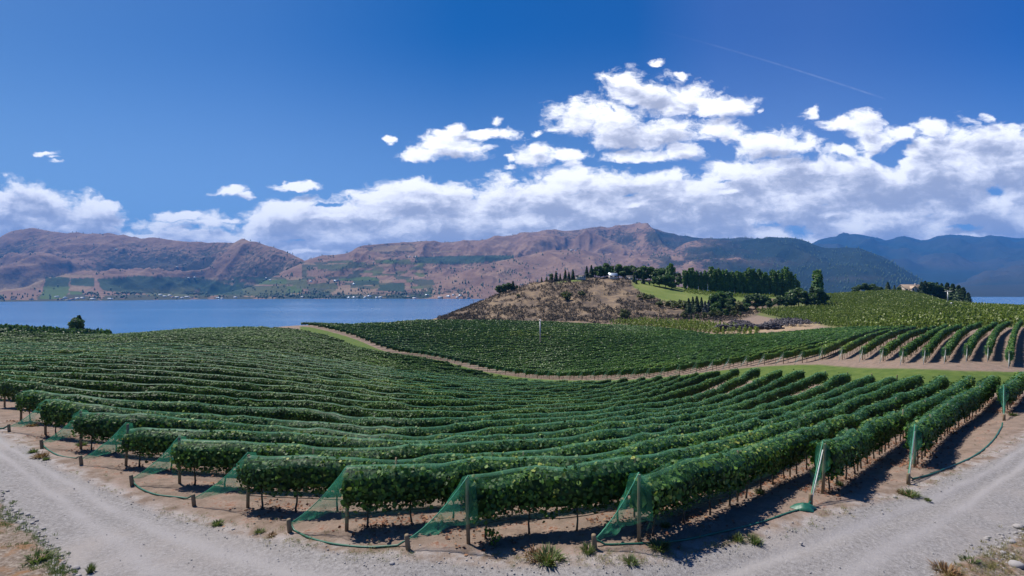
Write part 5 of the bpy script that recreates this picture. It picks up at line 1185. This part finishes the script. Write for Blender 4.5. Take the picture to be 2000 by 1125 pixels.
house(1779, 492, 21, 10, 4.6, 3.6, M['tanwall'], M['tanroof'], 'large tan-roofed house on the orchard ridge among dark trees', wins=5, chimney=True, wing=(-6, 0, 3.0), zoff=.8)
house(1134, 474, 9, 7, 3.4, 0, M['palewall'], M['dkroof'], 'low flat-roofed house on the brow of the dry hill', flat=True, wins=4, zoff=.2)
house(1197, 480, 8, 6, 3.0, 2.2, M['palewall'], M['steelroof'], 'small building with a pale blue metal roof in the hilltop grove', wins=2)
house(1231, 478, 10, 6, 2.6, 1.4, M['palewall'], M['dkroof'], 'low pale building half hidden behind the hilltop grove', wins=3)
house(1684, 482, 3, 3, 2.2, 1.2, M['palewall'], M['palewall'], 'tiny pale shed below the dark trees on the orchard ridge', 'shed', wins=1)

# ------------------------------------------------------------------ across the lake: houses, trees, boats
def hill_at(px, py, names=('front', 'left', 'centre')):
    best = None
    for nme in names:
        d = RNG[nme]
        if px < d['px'][0] or px > d['px'][-1]: continue
        i = int(np.argmin(np.abs(d['px'] - px))); k = np.nonzero((np.abs(d['py'][i] - py) < 1.3) & (d['t'][i] > .006) & (d['t'][i] < 1))[0]
        if len(k):
            k = k[0]; c = (d['X'][i, k], d['Y'][i, k], d['z'][i, k])
            if best is None or c[1] < best[1]: best = c
    return best
HS = [(28, 584), (62, 585), (112, 580), (120, 585), (127, 582), (133, 586), (141, 585), (152, 583), (162, 582), (182, 584), (215, 584), (236, 581), (290, 577), (313, 576), (322, 579), (331, 577), (338, 581), (346, 580), (355, 582), (366, 580), (374, 582), (425, 582), (434, 583), (460, 581), (57, 506), (96, 510), (228, 487), (268, 497), (305, 504), (345, 522), (362, 516), (367, 543), (380, 543), (404, 544), (455, 547),
      (520, 545), (527, 547), (606, 550), (655, 548), (660, 547), (570, 575), (590, 580), (640, 579), (680, 581), (690, 581), (700, 580), (712, 582), (722, 579), (735, 582), (742, 581), (790, 581), (798, 579), (810, 582), (835, 577), (860, 581), (876, 579), (886, 576), (893, 581), (900, 577), (915, 582), (800, 502), (812, 501), (1116, 488), (1124, 489), (690, 555)]
rr = random.Random(12); GH_ = 'houses scattered across the far lake shore'
for i, (px, py) in enumerate(HS):
    l = hill_at(px, py)
    if l is None: continue
    wall, roof, lb = [(M['white'], M['white'], 'tiny white house on the far lake shore'), (M['palewall'], M['dkroof'], 'tiny dark-roofed house on the far lake shore'), (M['palewall'], M['redroof'], 'tiny rust-roofed house on the far lake shore'), (M['white'], M['steelroof'], 'tiny blue-grey-roofed house on the far lake shore')][rr.choice((0, 0, 0, 1, 2, 3, 3))]
    house(px, None, rr.uniform(20, 42), rr.uniform(13, 18), rr.uniform(6, 10), rr.uniform(3.5, 6), wall, roof, lb, rz=rr.uniform(-.5, .5), wins=3, loc=(l[0], l[1], l[2] - .5), group=GH_)
# conifers scattered over the far slopes, and the woods by the shore
FT_ = []; r = np.random.default_rng(77)
def far_scatter(nme, n, prob):
    d = RNG[nme]; f = d['t'].ravel(); ok = np.nonzero((f > .01) & (f < 1.0))[0]; c = 0
    area = None
    pick = r.choice(ok, n * 14); P = np.stack([d['X'].ravel(), d['Y'].ravel(), d['z'].ravel()], 1)[pick]; w_ = prob(pxof(P[:, 0], P[:, 1]), d['py'].ravel()[pick], d['wood'].ravel()[pick], d['fa'].ravel()[pick], f[pick])
    k = r.random(len(pick)) < w_; P = P[k][:n]; P[:, 0] += r.normal(0, 14, len(P)); P[:, 1] += r.normal(0, 6, len(P)); FT_.append(P)
shore = lambda px, py: np.exp(-((py - 580) / 5.0) ** 2)
cl = lambda px, py: np.clip((fbm(px / 16, py / 7, 4, 6) - .47) * 7, 0, 1)
far_scatter('left', 2600, lambda px, py, w_, fa, t_: (.16 * np.clip(w_, 0, 1) + .16 * cl(px, py) * (py > 490) + .95 * shore(px, py) * cl(px, py)) * (1 - fa * .9) + .06 * (t_ > .97))
far_scatter('centre', 3400, lambda px, py, w_, fa, t_: (.12 * np.clip(w_, 0, 1) + .35 * cl(px, py) * (py > 500) + 1.0 * shore(px, py) * np.clip(cl(px, py) + .3, 0, 1)) * (1 - fa * .85) + .05 * (t_ > .97))
far_scatter('front', 800, lambda px, py, w_, fa, t_: .25 * cl(px, py) + .6 * shore(px, py) * cl(px, py) + .03)
far_scatter('dark', 1200, lambda px, py, w_, fa, t_: .25 * np.clip(w_, 0, 1) + .3 * (t_ > .96))
P = np.vstack(FT_); H_ = r.uniform(14, 34, len(P)); n_ = 6; aa = np.linspace(0, 2 * np.pi, n_, endpoint=False)
W_ = H_ * r.uniform(.20, .34, len(P)); V = np.zeros((len(P), 2 * n_ + 1, 3))
for k in range(n_):
    V[:, k] = P + np.stack([W_ * math.cos(aa[k]), W_ * math.sin(aa[k]), H_ * .08], 1); V[:, n_ + k] = P + np.stack([W_ * .62 * math.cos(aa[k] + .5), W_ * .62 * math.sin(aa[k] + .5), H_ * .5], 1)
V[:, 2 * n_] = P + np.stack([0 * H_, 0 * H_, H_], 1); b0 = np.arange(len(P))[:, None] * (2 * n_ + 1)
q = np.concatenate([b0 + np.array([k, (k + 1) % n_, n_ + (k + 1) % n_, n_ + k]) for k in range(n_)]); t3 = np.concatenate([b0 + np.array([n_ + k, n_ + (k + 1) % n_, 2 * n_]) for k in range(n_)])
o = obj('distant_trees', mesh_np('distant_trees', V.reshape(-1, 3), [q, t3], [M['conifer']], {'tint': np.repeat(r.uniform(.2, .9, len(P)), 2 * n_ + 1)})); tag(o, kind='stuff')
def boat(px, py, L, label, hullm, rz=0.0, wake=0):
    Y = EYE * F / (py - HZ); x = (px - 1000) * Y / F
    o = empty('motor_boat', (x, Y, 0), rz); tag(o, label, 'boat')
    v = []; st = [(-.5, .16), (-.2, .17), (.15, .15), (.38, .07), (.5, .005)]
    for a, w_ in st:
        for sx, zz, ws in ((-1, .14, 1), (-1, -.03, .7), (1, -.03, .7), (1, .14, 1)): v.append((a * L, sx * w_ * ws * L, zz * L + (.03 * L if a > .3 else 0)))
    f = [(i * 4 + k, i * 4 + (k + 1) % 4, (i + 1) * 4 + (k + 1) % 4, (i + 1) * 4 + k) for i in range(4) for k in range(4)] + [(0, 1, 2, 3)]
    b = MB(); b.add(v, f); obj('hull', b.mesh('hull', [hullm]), o); b = MB(); b.box(-.2 * L, .1 * L, -.1 * L, .1 * L, .13 * L, .27 * L); obj('cabin', b.mesh('cabin', [M['white']]), o)
    b = MB(); b.box(.1 * L + .003, .1 * L + .05, -.09 * L, .09 * L, .17 * L, .25 * L); obj('windscreen', b.mesh('windscreen', [M['glass']]), o)
    if wake:
        n_ = 24; u = np.linspace(0, 1, n_); d = math.copysign(1, wake); wv_ = []; 
        for i in range(n_): wv_ += [(x - d * (L * .4 + abs(wake) * u[i]), Y + (1.5 + 7 * u[i]) * (1 + .4 * math.sin(i * 2.1)), .05), (x - d * (L * .4 + abs(wake) * u[i]), Y - (1.5 + 7 * u[i]) * (1 + .4 * math.cos(i * 1.7)), .05)]
        ff = [(2 * i, 2 * i + 2, 2 * i + 3, 2 * i + 1) for i in range(n_ - 1)]
        k = obj('boat_wake', mesh_np('boat_wake', wv_, np.array(ff), [M['foam']])); tag(k, kind='stuff')
def foam():
    m, t, p = mat('wake_foam'); g = t.new('ShaderNodeTexCoord').outputs['Object']; p.inputs['Base Color'].default_value = (.75, .80, .85, 1); p.inputs['Roughness'].default_value = .8
    a = t.ss(t.noise(g, .22, 4, .6), .38, .6); tr = t.new('ShaderNodeBsdfTransparent'); mx = t.new('ShaderNodeMixShader'); t.l.new(a, mx.inputs[0]); t.l.new(tr.outputs[0], mx.inputs[1]); t.l.new(p.outputs[0], mx.inputs[2]); t.l.new(mx.outputs[0], t.n['Material Output'].inputs[0]); return m
M['foam'] = foam()
boat(726, 603.5, 9, 'white motor boat towing a short wake in mid lake', M['white'], math.pi, -36)
boat(548, 609, 7, 'small dark boat drifting left of the lake middle', M['dkroof'], .4)
boat(344, 587.6, 10, 'white boat drawing a long wake near the far shore', M['white'], math.pi, -230); boat(284, 588.6, 9, 'small white boat close to the far left shore', M['white'], math.pi, -60)

# ------------------------------------------------------------------ weeds, fallen leaves, stones near the road
def tuft(seed, n, spread=1.0):
    r_ = np.random.default_rng(seed); a = r_.random(n) * 6.28; rd = np.sqrt(r_.random(n)) * .42 * spread; hh = r_.uniform(.35, 1.0, n); ln_ = r_.uniform(.1, .5, n)
    B0 = np.stack([np.cos(a) * rd, np.sin(a) * rd, 0 * a], 1); tp = B0 + np.stack([np.cos(a + r_.normal(0, .6, n)) * ln_, np.sin(a + r_.normal(0, .6, n)) * ln_, hh * (1 - .5 * rd / .42 / max(spread, 1))], 1); md = (B0 + tp) / 2 + np.array([0, 0, .08]); s_ = np.stack([-np.sin(a), np.cos(a), 0 * a], 1) * .022
    v = np.stack([B0 - s_, B0 + s_, md + s_ * 1.3, md - s_ * 1.3, tp], 1).reshape(-1, 3); b0 = np.arange(n)[:, None] * 5
    return v, b0 + np.array([0, 1, 2, 3]), b0 + np.array([3, 2, 4]), np.repeat(np.clip(r_.beta(2, 2.5, n), 0, 1), 5)
TUFT = {}
for kk, mt, nn, sp in (('weed', 'weed', 170, 1.0), ('dry', 'dryweed', 150, 1.3), ('sucker', 'vine', 0, 1)):
    for i in range(3):
        if nn: v, q, t3, tt = tuft(60 + i, nn, sp); TUFT[kk, i] = mesh_np('weed_tuft', v, [q, t3], [M[mt]], {'tint': tt})
def weed(px, y, h, kind, label, wide=1.2):
    g = ground_at(px, y); 
    if g is None: return
    o = obj('weed_tuft', TUFT[kind, trr.randrange(3)], None, (g[0], g[1], g[2] + .0), (0, 0, trr.random() * 6.28), (h * wide, h * wide, h)); tag(o, label, 'weed', 'weeds growing along the road edge')
for a in [(1073, 1096, .48, 'weed', 'largest grey-green weed tuft by the road below the middle rows', 1.5), (1048, 1090, .34, 'dry', 'dry brown weed hugging the left of the largest tuft', 1.6), (1148, 1078, .30, 'weed', 'green weed just left of the middle anchor stake', 1.3), (1288, 1072, .36, 'weed', 'weed tuft right of the middle end post beside the net roll', 1.5), (1232, 1100, .22, 'weed', 'small flat weed on the gravel below the middle stake', 1.7),
          (1441, 1056, .32, 'weed', 'left one of two weed tufts below the net bundle row', 1.0), (1474, 1060, .30, 'weed', 'right one of two weed tufts below the net bundle row', 1.4), (425, 1025, .22, 'weed', 'low weed on the road edge below the fourth row from the left', 1.6), (507, 1040, .16, 'weed', 'faint flat weed left of the lone tied stake', 1.8), (530, 1047, .16, 'dry', 'dry flat weed close to the lone tied stake', 1.5),
          (80, 893, .34, 'dry', 'bushy dry weed at the left stakes', 1.6), (64, 884, .26, 'weed', 'low green weed beside the bushy dry weed at left', 1.4), (90, 898, .2, 'weed', 'small weed at the gravel edge below the left stakes', 1.4), (1778, 968, .30, 'weed', 'wide green weed on the gravel shoulder below the right strut', 2.0), (1760, 964, .2, 'dry', 'dry weed left of the wide green weed on the right shoulder', 1.4),
          (1812, 978, .16, 'weed', 'tiny weed on the right gravel shoulder', 1.4), (62, 832, .3, 'dry', 'dry weed under the second row from the left edge', 1.8), (160, 870, .3, 'weed', 'pale weed under the fourth row from the left', 1.6), (1978, 812, .35, 'weed', 'weed tuft behind the stake of the short right row', 1.4), (430, 945, .2, 'weed', 'small green weed between two left rows', 1.2),
          (1484, 965, .34, 'weed', 'yellow-green weed under the second longest right row', 1.1), (1300, 1030, .25, 'weed', 'small weed beneath the middle row trunks', 1.1), (1640, 948, .3, 'weed', 'weed at the foot of the white-strut row', 1.0), (1895, 1102, .34, 'weed', 'weed at the edge of the right bank by the road', 1.2), (1848, 1120, .4, 'dry', 'dry weed in the lowest right corner of the road', 1.3), (75, 1096, .36, 'weed', 'grassy weed on the left bank at the road corner', 1.7), (178, 1118, .4, 'weed', 'thin upright weed at the bottom left of the road', .5)]: weed(*a)
# the leafy sucker at a trunk's foot
for (px, y, s, lb) in [(962, 1062, .5, 'bright leafy sucker sprouting at a trunk foot in the middle row')]:
    g = ground_at(px, y); v, f, tt = crown('shrub', 5, 150); o = obj('vine_sucker', mesh_np('vine_sucker', v, f, [M['vine']], {'tint': np.clip(tt + .3, 0, 1)}), None, tuple(g), None, (s, s, s * 1.1)); tag(o, lb, 'vine shoot')
r = np.random.default_rng(4)
# fallen leaves under the near rows
LV = []
for k in range(0, 12):
    q = near_rows[k]; q = q[q[:, 1] < 42]; q = q[:60 if k < 4 else 24]; t_, nn = frame_of(q); n_ = int(len(q) * 80)
    i = r.integers(0, len(q), n_); c = np.clip((fbm(q[i, 0] / 1.5, q[i, 1] / 1.5, 3, 61) - .40) * 4, .05, 1); kp = r.random(n_) < c; i = i[kp]; off_ = r.normal(.15, .55, len(i)); LV.append(q[i] + nn[i] * off_[:, None] + t_[i] * r.uniform(-.5, .5, (len(i), 1)))
LV = np.vstack(LV); n_ = len(LV); P = np.stack([LV[:, 0], LV[:, 1], gz(LV[:, 0], LV[:, 1]) + r.uniform(.03, .07, n_)], 1); N = np.array([0, 0, 1.0]) + r.normal(0, .35, (n_, 3)); N /= np.linalg.norm(N, axis=1, keepdims=True); D = r.normal(size=(n_, 3)); D -= N * np.sum(D * N, 1, keepdims=True); D /= np.linalg.norm(D, axis=1, keepdims=True); S_ = np.cross(N, D); h_ = r.uniform(.03, .08, n_)[:, None]
v = np.stack([P - D * h_, P + S_ * h_ * .8, P + D * h_, P - S_ * h_ * .8], 1).reshape(-1, 3); o = obj('fallen_leaves', mesh_np('fallen_leaves', v, np.arange(n_)[:, None] * 4 + np.arange(4), [M['litter']], {'tint': np.repeat(r.random(n_), 4)})); tag(o, kind='stuff')
# loose stones along the shoulders and on the road
def stones(n, samp, lo, hi, mt, name):
    b = MB(); c = 0
    while c < n:
        px, y = samp(); Y = ray(px, y, 0.0); 
        if Y is None or Y > 45: c += 1; continue
        x = (px - 1000) * Y / F; V, T_ = STN[r.integers(0, 6)]; s_ = lo + (hi - lo) * r.random() ** 3; b.add(V * s_ * np.array([1.2, 1, .7]) + np.array([x, Y, float(gz(x, Y)) + .02 - EYE]), None, T_); c += 1
    o = obj(name, b.mesh(name, [mt]), None, (0, 0, EYE)); tag(o, kind='stuff')
def s_sh():
    px = r.uniform(-30, 2030); return px, float(iy(ROAD_TOP, px)) + r.normal(2, 11)
def s_bank():
    if r.random() < .5: px = r.uniform(-20, 170); return px, float(iy(BANK_L, px)) + r.normal(14, 22)
    px = r.uniform(1800, 2030); return px, float(iy(BANK_R, px)) + r.normal(22, 20)
def s_road():
    px = r.uniform(-30, 2030); y = float(iy(ROAD_TOP, px)); return px, y + (1135 - y) * r.random()
stones(800, s_sh, .010, .035, M['stone'], 'loose_gravel'); stones(2200, s_bank, .015, .085, M['stone'], 'bank_stones'); stones(350, s_road, .010, .028, M['stone'], 'road_stones')
for px, y, s, lb in [(1990, 1032, .14, 'pale rock at the right edge on the bank'), (1975, 1062, .12, 'white rock among rubble on the right bank'), (1958, 1082, .10, 'smaller pale rock low on the right bank'), (1748, 972, .07, 'small white stone on the right gravel shoulder'), (1565, 1062, .05, 'white stone alone on the lower right road'), (148, 1112, .09, 'grey rock in the lower left road corner'), (766, 1102, .07, 'lone grey stone on the road below the lowest stake'), (1985, 1108, .18, 'largest pale rock in the lower right corner')]:
    g = ground_at(px, y)
    if g is None: continue
    V, T_ = stone_np(int(px), 2); b = MB(); b.add(V * s * np.array([1.25, 1, .75]), None, T_); o = obj('rock', b.mesh('rock', [M['stone']], False), None, (g[0], g[1], g[2] + s * .35)); tag(o, lb, 'rock')
# dry grass on the two banks
pts = []
for i in range(1500):
    px, y = s_bank(); y += abs(r.normal(0, 18)); Y = ray(px, y)
    if Y is None or Y > 45: continue
    x = (px - 1000) * Y / F; pts.append((x, Y, float(gz(x, Y)) + .05, px))
pts = np.array(pts); VV_ = []; QQ = []; T3 = []; TT = []; c = 0
for i, p_ in enumerate(pts):
    v, q, t3, tt = tuft(600 + i % 9, 14, 1.0); s_ = r.uniform(.06, .18); v = v * s_ + p_[:3]; VV_.append(v); QQ.append(q + c); T3.append(t3 + c); TT.append(np.clip(tt * .5 + (.22 if p_[3] < 500 else .55) + r.normal(0, .1), 0, 1) if p_[3] < 500 or i % 3 == 0 else np.clip(tt * .3 + .72, 0, 1)); c += len(v)
o = obj('bank_grass', mesh_np('bank_grass', np.vstack(VV_), [np.vstack(QQ), np.vstack(T3)], [M['weed']], {'tint': np.concatenate(TT)})); tag(o, kind='stuff')
# low dry growth along the verge and between the rows
VV_ = []; QQ = []; T3 = []; TT = []; c = 0
for i in range(1500):
    px = r.uniform(-30, 2030); y = float(iy(ROAD_TOP, px)) + (r.normal(-6, 9) if i % 3 else -abs(r.normal(0, 45))); Y = ray(px, y)
    if Y is None or Y > 42 or fbm(np.array([px / 60]), np.array([y / 20]), 2, 5)[0] < .44: continue
    x = (px - 1000) * Y / F; v, q, t3, tt = tuft(700 + i % 12, 10, 1.2); s_ = r.uniform(.04, .13); VV_.append(v * s_ * np.array([1.5, 1.5, 1]) + np.array([x, Y, float(gz(x, Y)) + .03])); QQ.append(q + c); T3.append(t3 + c); TT.append(np.clip(tt * .4 + r.choice([.1, .6, .75], p=[.3, .4, .3]), 0, 1)); c += len(v)
o = obj('verge_grass', mesh_np('verge_grass', np.vstack(VV_), [np.vstack(QQ), np.vstack(T3)], [M['weed']], {'tint': np.concatenate(TT)})); tag(o, kind='stuff')
haze_box()
